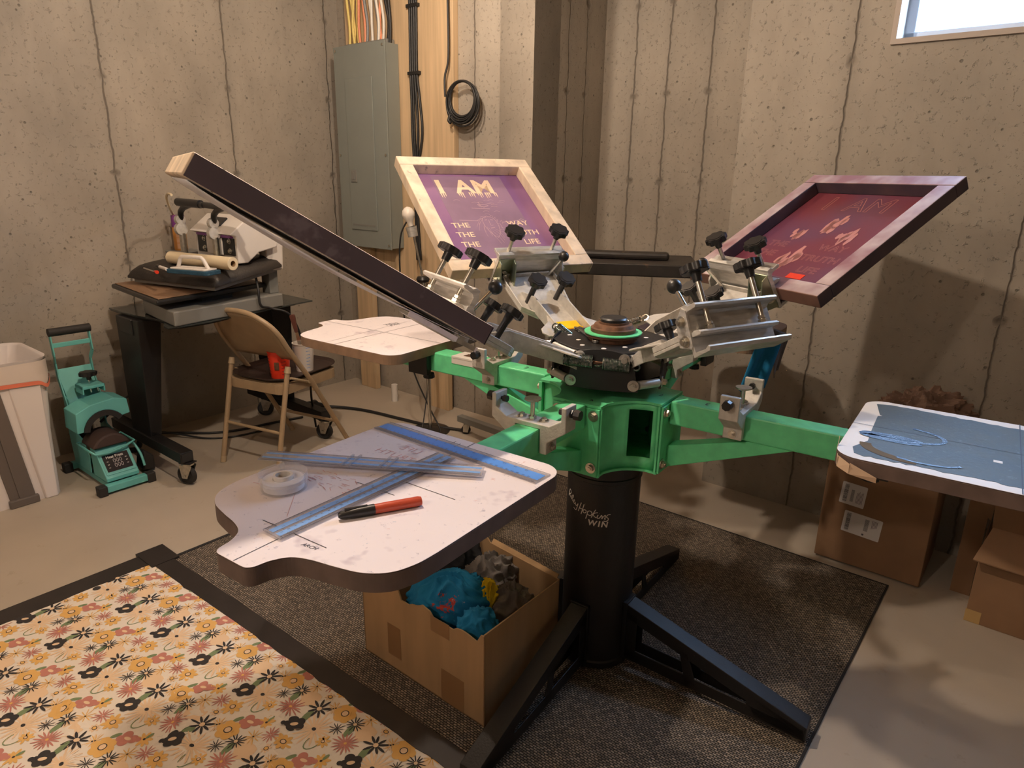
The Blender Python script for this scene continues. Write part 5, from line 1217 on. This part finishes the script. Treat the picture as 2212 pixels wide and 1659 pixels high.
obj('grey_strip', bm, 'bindark', bn, bevel=.002)
bm = B(); hexa(bm, [W(BS1,.842,.0), W(BS1+.014,.850,.0), W(BS1+.014,.893,.0), W(BS1,.9,.0)], [W(BS1+.006,.782,.545), W(BS1+.018,.790,.545), W(BS1+.018,.905,.545), W(BS1+.006,.91,.545)]); obj('front_panel', bm, 'bin', bn, bevel=.005)
bm = B(); rbx(bm, BS1, .712, .0, BS1+.022, .822, .035); obj('foot_latch', bm, 'bindark', bn, bevel=.004)

# ================================================================ teal cap heat press, faces +T
cp = thing('cap_press', 'teal cap heat press with raised handle on the floor beside the bin', 'cap press', W(-3.35,1.10,0))
CM = Mx((N, UP, T)).transposed().to_4x4(); CM.translation = W(-3.515, 1.122, 0); CM = CM @ Mx.Diagonal((.88, .93, 1, 1))   # local x = along N (width), y = up, z = towards the room
def cb(bm, x0, y0, z0, x1, y1, z1, mi=0): box(bm, (x0,y0,z0), (x1,y1,z1), CM, mi)
bm = B(); cb(bm, -.10,.012,.35,.10,.046,.385); cb(bm, -.075,.012,-.02,-.045,.04,.35); cb(bm, .045,.012,-.02,.075,.04,.35); cb(bm, -.11,.012,-.045,.11,.046,-.01); obj('base_frame', bm, 'teal', cp, bevel=.003)
for x in (-1, 1):
    for z in (.347, -.048): bm = B(); cb(bm, x*.098 if x > 0 else -.14, .0, z, .14 if x > 0 else -.098, .05, z+.042); obj('foot', bm, 'rubber', cp, bevel=.004)
bm = B()   # control box with sloped face
ctr = [(.20,.046),(.20,.20),(.235,.205),(.268,.165),(.345,.065),(.345,.046)]
mz = CM @ Mx((V((0,0,1)), V((0,1,0)), V((-1,0,0)))).transposed().to_4x4()
prism(bm, ctr, -.080, .080, mz); cbx = obj('control_box', bm, 'teal', cp, bevel=.004)
p_a = V((.263,.168)); p_b = V((.340,.070)); fd_ = (p_b-p_a).normalized(); fn_ = V((-fd_.y, fd_.x)) 
fmx = Mx((V((1,0,0)), V((0,-fd_.y,-fd_.x)), V((0,fd_.x,-fd_.y)))).transposed().to_4x4(); fmx.translation = V((0,(p_a.y+p_b.y)/2,(p_a.x+p_b.x)/2)); FM = CM @ fmx
bm = B(); prism(bm, rrect(-.072,-.054,.072,.058,.005), 0, .004, FM); obj('face_plate', bm, 'teal', cbx)
bm = B(); prism(bm, rrect(-.062,-.040,.062,.046,.003), .004, .0055, FM); dp = obj('display', bm, 'screenlcd', cbx)
bm = B(); text_bm(bm, 'Heat Press', .019, FM @ Mx.Translation((-.004,.033,.0058)), bold=.02); text_bm(bm, '000', .030, FM @ Mx.Translation((.002,.010,.0058)), mi=1); text_bm(bm, '000', .030, FM @ Mx.Translation((.002,-.014,.0058)), mi=1)
for x, y in ((-.045,.012),(-.045,-.004),(-.045,-.020),(.045,.016),(.045,0),(.045,-.016)): prism(bm, [(x-.004,y-.0015),(x+.004,y-.0015),(x+.004,y+.0015),(x-.004,y+.0015)], .0056, .0059, FM)
obj('display_text', bm, ['print_w', 'digit'], dp, recalc=False)
bm = B()   # lower curved platen: dark cap form in a teal cradle
cb(bm, -.045,.10,.19,.045,.195,.235); cb(bm, -.012,.04,.08,.012,.20,.10); obj('pedestal', bm, 'teal', cp, bevel=.004)
def arc(r, x0, y0, a0, a1, n): return [(x0+r*math.cos(R(a0+(a1-a0)*i/n)), y0+r*math.sin(R(a0+(a1-a0)*i/n))) for i in range(n+1)]
bm = B(); prism(bm, arc(.098, 0, .160, 22, 158, 14), .125, .27, CM); obj('cap_form', bm, 'silicone', cp, bevel=.008, smooth=40)
bm = B(); oa = arc(.112, 0, .185, 18, 162, 14); tube(bm, [CM @ V((-.108,.195,.275)), CM @ V((-.09,.178,.285)), CM @ V((-.03,.173,.29)), CM @ V((.06,.185,.285)), CM @ V((.108,.198,.275)), CM @ V((.108,.200,.13)), CM @ V((-.108,.200,.13))], .005, n=8, closed=True); obj('form_rim', bm, 'teal', cp, smooth=50)
bm = B()   # side plates and back tower
for x in (-.082, .076): 
    prism(bm, [(-.01,.046),(.17,.046),(.185,.14),(.135,.215),(.05,.24),(.04,.40),(-.02,.42),(-.03,.20)], x, x+.006, mz)
tw = obj('side_frame', bm, 'teal', cp, bevel=.002)
bm = B(); cb(bm, -.076,.18,-.01,.01,.35,.045); obj('tower_block', bm, 'rubber', cp, bevel=.006)
bm = B()   # upper curved heating shoe, raised
shoe = arc(.150, 0, .262, 14, 166, 16)+arc(.108, 0, .250, 166, 14, 16); prism(bm, [(-.128,.275),(-.122,.375),(-.05,.405),(.07,.418),(.128,.400),(.135,.325)]+arc(.104, .006, .262, 33, 172, 16), .075, .215, CM); obj('upper_shoe', bm, 'teal', cp, bevel=.003)
bm = B(); prism(bm, arc(.105, .006, .262, 33, 172, 16)+arc(.078, .006, .262, 172, 33, 16), .08, .222, CM); obj('heating_pad', bm, 'rubber', cp, smooth=40)
bm = B(); hexa(bm, [CM @ V(p) for p in ((-.075,.36,.02),(.075,.36,.02),(.075,.36,.04),(-.075,.36,.04))], [CM @ V(p) for p in ((-.085,.535,-.055),(.085,.535,-.055),(.085,.54,-.04),(-.085,.54,-.04))]); obj('tilted_plate', bm, 'teal', cp, bevel=.002)
bm = B(); cb(bm, -.035,.455,.03,.075,.470,.115); cb(bm, -.035,.43,.03,-.028,.47,.115); cb(bm, .068,.43,.03,.075,.47,.115); obj('pressure_bridge', bm, 'teal', cp, bevel=.002)
bm = B(); 
for x in (-.02,.02,.055): cyl(bm, CM @ V((x,.425,.075)), CM @ V((x,.458,.075)), .004, n=8)
cyl(bm, CM @ V((.02,.47,.07)), CM @ V((.02,.51,.07)), .005, n=10); obj('pressure_screws', bm, 'chrome', cp, smooth=30)
bm = B(); star_knob(bm, CM @ V((.02,.512,.07)), UP, .036, .018); obj('pressure_knob', bm, 'blackpl', cp, smooth=35)
for x in (-.085, .085):
    bm = B(); pts = [(x,.33,.035),(x,.50,-.03),(x,.575,-.035),(x*1.08,.62,-.012),(x*1.08,.70,-.02),(x*1.08,.735,-.02)]
    for p, q in zip(pts, pts[1:]):
        p, q = V(p), V(q); w_ = .011; d = (q-p).normalized(); nn = V((0,-d.z,d.y)) if abs(d.y)+abs(d.z) > 0 else V((0,0,1)); nn.normalize()
        hexa(bm, [CM @ (p+V((-.003,0,0))-nn*w_), CM @ (p+V((.003,0,0))-nn*w_), CM @ (p+V((.003,0,0))+nn*w_), CM @ (p+V((-.003,0,0))+nn*w_)], [CM @ (q+V((-.003,0,0))-nn*w_), CM @ (q+V((.003,0,0))-nn*w_), CM @ (q+V((.003,0,0))+nn*w_), CM @ (q+V((-.003,0,0))+nn*w_)])
    obj('lever_arm', bm, 'teal', cp)
bm = B(); cb(bm, -.090,.655,-.020,.090,.678,-.012); obj('lever_brace', bm, 'teal', cp, bevel=.002)
bm = B(); cyl(bm, CM @ V((-.098,.733,-.018)), CM @ V((.100,.733,-.018)), .019, n=20); obj('grip', bm, 'rubber', cp, smooth=50)
bm = B(); tube(bm, smooth_path([CM @ V((.09,.15,.20)), CM @ V((.115,.17,.23)), CM @ V((.13,.12,.27)), CM @ V((.13,.06,.30))], 6), .006, n=8); obj('hose', bm, 'teal', cp, smooth=60)
bm = B(); tube(bm, smooth_path([CM @ V((.06,.24,.02)), CM @ V((.12,.30,.05)), CM @ V((.17,.345,.06)), CM @ V((.22,.35,.03))], 6), .006, n=8); obj('power_cord', bm, 'cable', cp, smooth=60)
bm = B(); prism(bm, [(.13,.02),(.20,.008),(.20,.085),(.15,.13)], .19, .27, CM); 
tag(obj('black_pouch', bm, 'rubber', bevel=.01), 'small black pouch on the floor behind the teal cap press', 'pouch')

# ================================================================ boxes and rags
rb = thing('rag_box', 'open brown cardboard box full of rags under the marked platen', 'box', W(-1.19,1.27,0))
A0, A1, D0_, D1_, HB = -1.437, -.955, 1.100, 1.425, .288; Z0 = .0065; tk = .004
def torn(s, lowz, highz, seed):
    r_ = random.Random(seed); return r_.uniform(lowz, highz)
bm = B(); n_ = 34; tp = []
for i in range(n_+1):
    u = i/n_; z = HB-.004*math.sin(u*9); 
    if .35 < u < .95: z -= .022+.010*math.sin(u*20)+.006*rnd.random()
    if .60 < u < .66: z -= .012
    tp.append(z)
for i in range(n_):
    x0_, x1_ = A0+(A1-A0)*i/n_, A0+(A1-A0)*(i+1)/n_
    hexa(bm, [W(x0_,D0_,Z0), W(x1_,D0_,Z0), W(x1_,D0_+tk,Z0), W(x0_,D0_+tk,Z0)], [W(x0_,D0_,tp[i]), W(x1_,D0_,tp[i+1]), W(x1_,D0_+tk,tp[i+1]), W(x0_,D0_+tk,tp[i])])
bmesh.ops.remove_doubles(bm, verts=bm.verts, dist=1e-5); obj('front_wall', bm, 'cardb', rb)
bm = B(); rbx(bm, A1-tk,D0_,Z0,A1,D1_,HB+.004); obj('side_wall', bm, 'cardb', rb)
bm = B(); rbx(bm, A0,D0_,Z0,A0+tk,D1_,HB-.02); obj('side_wall', bm, 'cardb', rb)
bm = B(); prism(bm, [(A0,Z0),(A1,Z0),(A1,HB+.006),(A1-.14,HB+.018),(A1-.26,HB+.028),(A1-.275,HB+.045),(A1-.31,HB+.048),(A1-.33,HB+.02),(A0,HB+.01)], -D1_, -D1_+tk, Mx((T, UP, -N)).transposed().to_4x4()); obj('back_wall', bm, 'cardb', rb)
bm = B(); hexa(bm, [W(A1-.26,D1_-.004,HB+.020), W(A1-.01,D1_-.004,HB+.004), W(A1-.01,D1_+.004,HB+.004), W(A1-.26,D1_+.004,HB+.020)], [W(A1-.26,D1_+.012,HB+.036), W(A1-.01,D1_+.010,HB+.014), W(A1-.01,D1_+.016,HB+.010), W(A1-.26,D1_+.018,HB+.032)]); obj('folded_rim', bm, 'cardb', rb, bevel=.002)
bm = B(); rbx(bm, A0,D0_,Z0,A1,D1_,Z0+.004); obj('box_floor', bm, 'cardd', rb)
for (x, w_, z0_, z1_) in ((A0+.135,.055,.05,.155), (A1-.115,.085,.01,.11), (A1-.16,.07,.215,.262)):
    bm = B(); rbx(bm, x-w_/2, D0_-.0006, z0_, x+w_/2, D0_, z1_); obj('tape_strip', bm, 'cardtape', rb)
from mathutils import noise as NZ
def rag(name, label, c, rad, seed, m_, folds=4, amp=.16, cat='rag', group=None, freq=9, crumple=False, tilt=0):
    r_ = random.Random(seed); n, k = 96, 60; bm = B(); c = V(c)
    dirs = [(V((r_.uniform(-1,1), r_.uniform(-1,1), r_.uniform(-.5,.5))).normalized(), r_.uniform(.7,1.3)*freq, r_.uniform(0,6)) for _ in range(folds)]
    off = V((seed*3.1, seed*1.7, seed*.9)); rows = []
    for i in range(k+1):
        th = PI*i/k; row = []
        for j in range(n):
            ph = 2*PI*j/n; d = V((math.sin(th)*math.cos(ph), math.sin(th)*math.sin(ph), math.cos(th)))
            w_ = NZ.noise(d*1.3+off)*5.5; q = 0
            for x_, (v, f, p_) in enumerate(dirs):
                t_ = abs(math.sin(v.dot(d)*f*.5+p_+w_*(1+.3*x_))); q += (1-t_)**1.6
            q = q/folds+.18*NZ.noise(d*4+off)
            if crumple: q = .8*NZ.ridged_multi_fractal(d*1.7+off, 1.0, 2.1, 4, 1.0, 2.0)-.4
            s_ = 1+amp*(q-.35)*2
            row.append(bm.verts.new(c+V((d.x*rad[0]*s_, d.y*rad[1]*s_, d.z*rad[2]*s_))))
            if i in (0, k): break
        rows.append(row)
    for A_, B_ in zip(rows, rows[1:]):
        for j in range(n):
            j2 = (j+1) % n
            if len(A_) == 1: bm.faces.new([A_[0], B_[j], B_[j2]])
            elif len(B_) == 1: bm.faces.new([A_[j], B_[0], A_[j2]])
            else: bm.faces.new([A_[j], B_[j], B_[j2], A_[j2]])
    return tag(obj(name, bm, m_, smooth=80 if not crumple else 25), label, cat, group)
M['bluerag'] = region_mat('blue_stained_fabric', (.006,.20,.42), [(W(-1.125,1.135,.285), .062, (.50,.05,.03)), (W(-1.09,1.15,.29), .058, (.30,.36,.48)), (W(-1.10,1.12,.27), .034, (.55,.05,.03))])
cR = W(-1.185,1.215,.215)
rag('cloth_rag', 'blue ink-stained shirt rag on top in the open cardboard box', cR, (.130,.083,.106), 5, 'bluerag', 3, .11, freq=7)
rag('cloth_rag', 'blue crumpled rag in the near corner of the open cardboard box', W(-1.045,1.175,.20), (.062,.055,.088), 9, 'bluefab', 3, .13, freq=6)
rag('cloth_rag', 'charcoal grey crumpled rag beside the blue one in the open cardboard box', W(-1.050,1.320,.195), (.070,.072,.088), 12, 'greyfab', 2, .20, freq=8)
rag('cloth_rag', 'grey wrinkled rag against the back wall of the open cardboard box', W(-1.17,1.375,.225), (.080,.040,.085), 15, 'greyfab', 2, .20, freq=8)
rag('cloth_rag', 'black rag spilling over the far corner of the open cardboard box', W(-1.30,1.365,.235), (.085,.050,.10), 21, 'darkfab', 3, .2, freq=8)
rag('cloth_rag', 'small yellow rag wedged between the blue and grey rags in the box', W(-1.105,1.285,.215), (.040,.046,.084), 23, 'yelfab', 3, .15, freq=6)
# shipping carton with labels
sb = thing('shipping_box', 'tall cardboard shipping box with two white labels under the blue-grey platen', 'box', W(-.36,2.75,0))
bm = B(); rbx(bm, -.548,2.585,.0085,-.188,2.90,.47); bb = obj('carton', bm, 'cardd', sb, bevel=.004)
bm = B(); rbx(bm, -.49,2.5845,.0085,-.49+.25,2.5850,.012); rbx(bm, -.555,2.586,.03,-.548,2.89,.44); bm.free()
LMx = Mx((T, UP, -N)).transposed().to_4x4()
def labelm(s, z, rot=0): mm = LMx.copy(); mm.translation = W(s, 2.5842, z); return mm @ Mx.Rotation(rot, 4, 'Z')
for nm_, s, z, w_, h_ in (('top', -.447,.292,.085,.086), ('low', -.402,.180,.130,.085)):
    mm = labelm(s, z, R(-3)); bm = B(); prism(bm, rrect(-w_/2,-h_/2,w_/2,h_/2,.004), -.0002, .0006, mm); lb = obj('shipping_label', bm, 'paper', sb)
    bm = B(); x = -w_/2+.010; r_ = random.Random(3)
    yy = -h_/2+.008
    while yy < h_/2-.008: t = r_.choice((.0008,.0014,.002)); prism(bm, [(x,yy),(x+.014,yy),(x+.014,yy+t),(x,yy+t)], .0007, .0009, mm); yy += t+r_.choice((.0008,.0012,.0018))
    if w_ > .1:
        yy = -.016
        while yy < .03: prism(bm, [(.008,yy),(.022,yy),(.022,yy+.0012),(.008,yy+.0012)], .0007, .0009, mm); yy += .0024
        prism(bm, [(.006,-.036),(.013,-.036),(.013,-.029),(.006,-.029)], .0007, .0009, mm)
        for i in range(5): prism(bm, [(.032+.004*i,.0+.002*i),(.0335+.004*i,.0+.002*i),(.0335+.004*i,.034),(.032+.004*i,.034)], .0007, .0009, mm)
    else:
        yy = -.028
        while yy < .02: prism(bm, [(-.008,yy),(.003,yy),(.003,yy+.001),(-.008,yy+.001)], .0007, .0009, mm); yy += .0022
        for i in range(6): prism(bm, [(.012+.004*i,-.03),(.0133+.004*i,-.03),(.0133+.004*i,.012+.003*(i % 3)),(.012+.004*i,.012+.003*(i % 3))], .0007, .0009, mm)
    obj('barcode', bm, 'print_g', lb)
rag('kraft_paper', 'crumpled brown packing paper heaped on the tall shipping box', W(-.30,2.77,.57), (.150,.085,.100), 31, 'paperbrown', 3, .30, cat='paper', crumple=True)
bm = B(); mm = ROOM.copy(); hexa(bm, [W(-.545,2.66,.472), W(-.42,2.64,.472), W(-.40,2.76,.472), W(-.53,2.78,.472)], [W(-.535,2.67,.50), W(-.47,2.66,.53), W(-.44,2.75,.53), W(-.52,2.77,.495)]); tag(obj('black_bag', bm, 'rubber', bevel=.01), 'small black plastic bag beside the crumpled paper on the shipping box', 'bag')
# open carton with folded flap, at the edge of the frame
ob = thing('open_carton', 'low open cardboard carton with folded-out flap beside the tall shipping box', 'box', W(.2,2.68,0))
bm = B(); rbx(bm, -.036,2.487,.001,.50,2.491,.235); ob_f = obj('front_wall', bm, 'cardd', ob)
bm = B(); rbx(bm, -.036,2.491,.001,-.032,2.88,.235); obj('side_wall', bm, 'cardd', ob)
bm = B(); hexa(bm, [W(-.050,2.455,.236), W(.52,2.455,.222), W(.52,2.60,.300), W(-.02,2.60,.300)], [W(-.050,2.455,.240), W(.52,2.455,.226), W(.52,2.60,.304), W(-.02,2.60,.304)]); obj('folded_flap', bm, 'cardd', ob)
bm = B(); rbx(bm, -.038,2.4862,.001,.006,2.487,.045); obj('yellow_tape', bm, 'cardtape2', ob)
bm = B(); prism(bm, [(-.02,.28),(.50,.28),(.50,.62),(-.0,.52),(-.03,.40)], -2.604, -2.600, Mx((T, UP, -N)).transposed().to_4x4()); prism(bm, [(-.02,.001),(.50,.001),(.50,.28),(-.02,.28)], -2.604, -2.600, Mx((T, UP, -N)).transposed().to_4x4()); obj('raised_flap', bm, 'cardd', ob)
bm = B(); prism(bm, [(-.17,.46),(-.03,.30),(-.025,.50),(-.10,.56)], -2.66, -2.656, Mx((T, UP, -N)).transposed().to_4x4()); rbx(bm, -.10,2.66,.0,-.04,2.67,.40); obj('dark_flap', bm, 'cardd', ob)
bm = B(); hexa(bm, [W(-.05,2.90,.01), W(.60,2.86,.01), W(.60,2.865,.01), W(-.05,2.905,.01)], [W(.05,2.925,.86), W(.60,2.92,.90), W(.60,2.925,.90), W(.05,2.93,.86)]); tag(obj('cardboard_sheet', bm, 'cardd'), 'flat brown cardboard sheet leaning on the concrete wall behind the boxes', 'cardboard')
# rags hanging from the far platen
def hang(name, label, m_, pts_top, pts_bot, fold, depth, seed):
    bm = B(); n, k = 26, 22; r_ = random.Random(seed); rows = []
    a, b_ = V(pts_top[0]), V(pts_top[1]); c, d = V(pts_bot[0]), V(pts_bot[1]); nn = (b_-a).cross(V((0,0,1))).normalized()
    for i in range(k+1):
        v = i/k; row = []
        for j in range(n+1):
            u = j/n; p = (a.lerp(b_, u)).lerp(c.lerp(d, u), v); row.append(bm.verts.new(p+nn*(depth*math.sin(u*fold+v*1.3)*(.3+.7*v))+V((0,0,-.012*math.sin(u*5)*v))))
        rows.append(row)
    for A_, B_ in zip(rows, rows[1:]):
        for j in range(n): bm.faces.new([A_[j], A_[j+1], B_[j+1], B_[j]])
    return tag(obj(name, bm, m_, smooth=70, solid=.004), label, 'rag')
E0 = armM(0)
hang('hanging_rag', 'blue rag hanging down behind the empty silver clamp', 'bluefab', ((.80,2.17,.905), (.885,2.19,.905)), ((.745,2.155,.735), (.845,2.175,.722)), 9, .010, 1)
hang('hanging_rag', 'grey rag hanging beside the blue one behind the empty silver clamp', 'greyfab', ((.862,2.215,.93), (.925,2.23,.905)), ((.872,2.20,.775), (.893,2.21,.775)), 5, .008, 2)
rag('cloth_rag', 'grey and blue rag lying on the far dark platen', E0 @ V((.69,-.17,.897)), (.07,.06,.016), 44, 'greyfab', 3, .2)
rag('cloth_rag', 'small blue and pink rag on the far platen behind a black knob', E0 @ V((.62,.06,.897)), (.05,.04,.016), 46, 'bluefab', 3, .2)

# ================================================================ things on the marked platen
PM = armM(2)
def ruler(name, label, u0, v0, u1, v1, w, z, film, th=.0022, ticks=True, wide=False, flip=1, nums=True, z1=None):
    a = PM @ V((u0, v0, z)); b_ = PM @ V((u1, v1, z if z1 is None else z1)); L_ = (b_-a).length; mm = frame(a, b_-a, UP)
    t = thing(name, label, 'ruler', (a+b_)/2)
    bm = B(); prism(bm, [(0,-w/2),(L_,-w/2),(L_,w/2),(0,w/2)], 0, th, mm); body = obj('blade', bm, 'acryl', t)
    bm = B(); zz = th+.0002
    for y0_, y1_, mi in film: prism(bm, [(.004,y0_*w),(L_-.004,y0_*w),(L_-.004,y1_*w),(.004,y1_*w)], zz-.0002, zz, mm, mi)
    obj('scale_film', bm, ['blue', 'blue2'], body)
    bm = B(); n = int(L_/.0026)
    for i in range(n):
        x = .004+i*(L_-.008)/n; l_ = .0055 if i % 5 else .008
        for sd in ((-1, 1) if not wide else (-1,)): prism(bm, [(x,sd*(w/2-.0004)),(x+.0006,sd*(w/2-.0004)),(x+.0006,sd*(w/2-l_)),(x,sd*(w/2-l_))], zz, zz+.0001, mm)
    if nums:
        n2 = int(L_/.0254)
        for i in range(1, n2): text_bm(bm, str(i), .007, mm @ Mx.Translation((i*.0254, flip*(.14 if not wide else .20)*w, zz+.0003)) @ Mx.Rotation(PI/2*flip if not wide else PI, 4, 'Z'))
        for i in range(1, int(L_/.0125)): text_bm(bm, str(i), .006, mm @ Mx.Translation((i*.0125, -flip*(.16 if not wide else .22)*w, zz+.0003)) @ Mx.Rotation(PI/2*flip if not wide else PI, 4, 'Z'))
    for y in (-.5, .5): prism(bm, [(0,y*w-.0003),(L_,y*w-.0003),(L_,y*w+.0003),(0,y*w+.0003)], th-.0002, th+.0002, mm)
    obj('markings', bm, 'acryledge', body, recalc=False); return t, mm, L_
ruler('ruler', 'wide solid blue ruler along the platen edge nearest the green arm', .650, -.214, .672, .210, .046, ZP+.0006, [(-.28,.28,0)], wide=True)
ruler('ruler', 'clear ruler with two pale blue scales running down the platen centre', 1.083, -.006, .698, .008, .044, ZP+.0030, [(-.34,-.10,1), (.06,.30,1)], z1=ZP+.0036)
_, rm, rl_ = ruler('ruler', 'clear grey sliding ruler with two bridges crossing over the other rulers', .920, -.252, .720, .112, .042, ZP+.0125, [(-.30,-.14,1), (.14,.30,1)], nums=False, z1=ZP+.0068)
for x in (.165, .235):
    bm = B(); 
    for dx in (-.008, .006): prism(bm, [(x+dx,-.024),(x+dx+.004,-.024),(x+dx+.012,.024),(x+dx+.008,.024)], .0024, .006, rm)
    tt = obj('slider_bridge', bm, 'acryl', _)
# square end of the centre ruler
bm = B(); prism(bm, [(.675,-.020),(.690,-.022),(.700,.036),(.684,.034)], ZP+.0026, ZP+.0036, PM); bm.free()
# marker
a, b_ = PM @ V((.990,.034,ZP+.0085)), PM @ V((.874,.103,ZP+.0085)); d = (b_-a); L_ = d.length; d.normalize(); fr = frame(a, UP, d)
mk = thing('marker_pen', 'red-orange marker with black cap lying on the pale platen', 'marker', (a+b_)/2)
bm = B(); lathe(bm, [(0,.055*1.0),(.0078,.055),(.0082,.075),(.0082,L_-.006),(.0070,L_-.001),(0,L_)], fr, n=24); obj('barrel', bm, 'marker', mk, smooth=50)
bm = B(); lathe(bm, [(0,0),(.0040,.0),(.0060,.003),(.0082,.030),(.0086,.057),(0,.057)], fr, n=24); box(bm, (.007,-.0014,.010), (.0100,.0014,.046), fr); obj('cap', bm, 'blackpl', mk, smooth=50)
# tape dispenser puck
tc = PM @ V((.968,-.128,ZP)); td = thing('tape_dispenser', 'round clear tape dispenser with white tape roll on the platen', 'tape dispenser', tc)
cm = Mx.Translation(tc)
bm = B(); lathe(bm, [(0,.0006),(.037,.0006),(.0385,.002),(.0385,.020),(.0375,.020),(.0375,.003),(0,.003)], cm, n=48); obj('clear_case', bm, 'glassy', td, smooth=50)
bm = B(); lathe(bm, [(.0395,.016),(.0405,.016),(.0405,.030),(.0395,.030),(.0395,.016)], cm, n=48); obj('rim_guard', bm, 'glassy', td, smooth=50)
bm = B(); lathe(bm, [(.017,.0035),(.034,.0035),(.034,.019),(.017,.019),(.017,.0035)], cm, n=48); obj('tape_roll', bm, 'tapewhite', td, smooth=50)
bm = B(); lathe(bm, [(.0125,.0035),(.0165,.0035),(.0165,.026),(.0125,.026),(.0125,.0035)], cm, n=40); obj('core', bm, 'white', td, smooth=50)
bm = B(); prism(bm, [(-.004,.030),(.004,.030),(.004,.044),(-.004,.046)], .002, .032, cm @ Mx.Rotation(R(20), 4, 'Z')); obj('tongue', bm, 'glassy', td)

# ---------------------------------------------------------------- camera, light
cam = bpy.data.cameras.new('camera'); co = bpy.data.objects.new('camera', cam); C.objects.link(co)
cam.sensor_width = 36; cam.lens = 36*1474.16/2212; cam.clip_start = .02
p, r = R(17.0077), R(-.9654)
fwd = V((0, math.cos(p), -math.sin(p))); rt = V((1,0,0)); dn = V((0, -math.sin(p), -math.cos(p)))
rr = rt*math.cos(r)+dn*math.sin(r); dd = -rt*math.sin(r)+dn*math.cos(r)
mw = Mx((rr, -dd, -fwd)).transposed().to_4x4(); mw.translation = V((0,0,1.40)); co.matrix_world = mw
bpy.context.scene.camera = co
def lamp(name, kind, loc, power, col, size=.05, rot=None, size_y=None):
    l = bpy.data.lights.new(name, kind); l.energy = power; l.color = col
    if kind == 'POINT': l.shadow_soft_size = size
    if kind == 'AREA':
        l.size = size
        if size_y: l.shape = 'RECTANGLE'; l.size_y = size_y
    o = bpy.data.objects.new(name, l); C.objects.link(o); o.location = loc
    if rot is not None: o.rotation_mode = 'QUATERNION'; o.rotation_quaternion = V(rot).to_track_quat('-Z', 'Y')
    return o
WARM = (1, .83, .67)
lamp('ceiling_bulb_main', 'POINT', (-.53, 1.58, 2.46), 80, WARM, .035)
lamp('ceiling_bulb_panel', 'POINT', (-.55, 3.05, 2.44), 34, WARM, .04)
lamp('ceiling_bulb_rear', 'POINT', (-1.55, -.55, 2.42), 44, WARM, .05)
lamp('window_daylight', 'AREA', W(SB+(WX0+WX1)/2, D0+.24, (WZ0+WZ1)/2+.05), 85, (.36, .60, 1), .86, (-N+V((0,0,-.25))), .46)
w = bpy.data.worlds.new('w'); bpy.context.scene.world = w; w.use_nodes = True
w.node_tree.nodes['Background'].inputs[0].default_value = (.9, .75, .6, 1); w.node_tree.nodes['Background'].inputs[1].default_value = 0.045
vs = bpy.context.scene.view_settings; vs.view_transform = 'Standard'; vs.exposure = .16

cy = bpy.context.scene.cycles
cy.max_bounces = 5; cy.diffuse_bounces = 3; cy.glossy_bounces = 2; cy.transmission_bounces = 4; cy.transparent_max_bounces = 8
cy.use_adaptive_sampling = True; cy.adaptive_threshold = .1; cy.adaptive_min_samples = 16; cy.use_light_tree = False; cy.caustics_reflective = False; cy.caustics_refractive = False
cy.use_denoising = True; cy.sample_clamp_indirect = 4
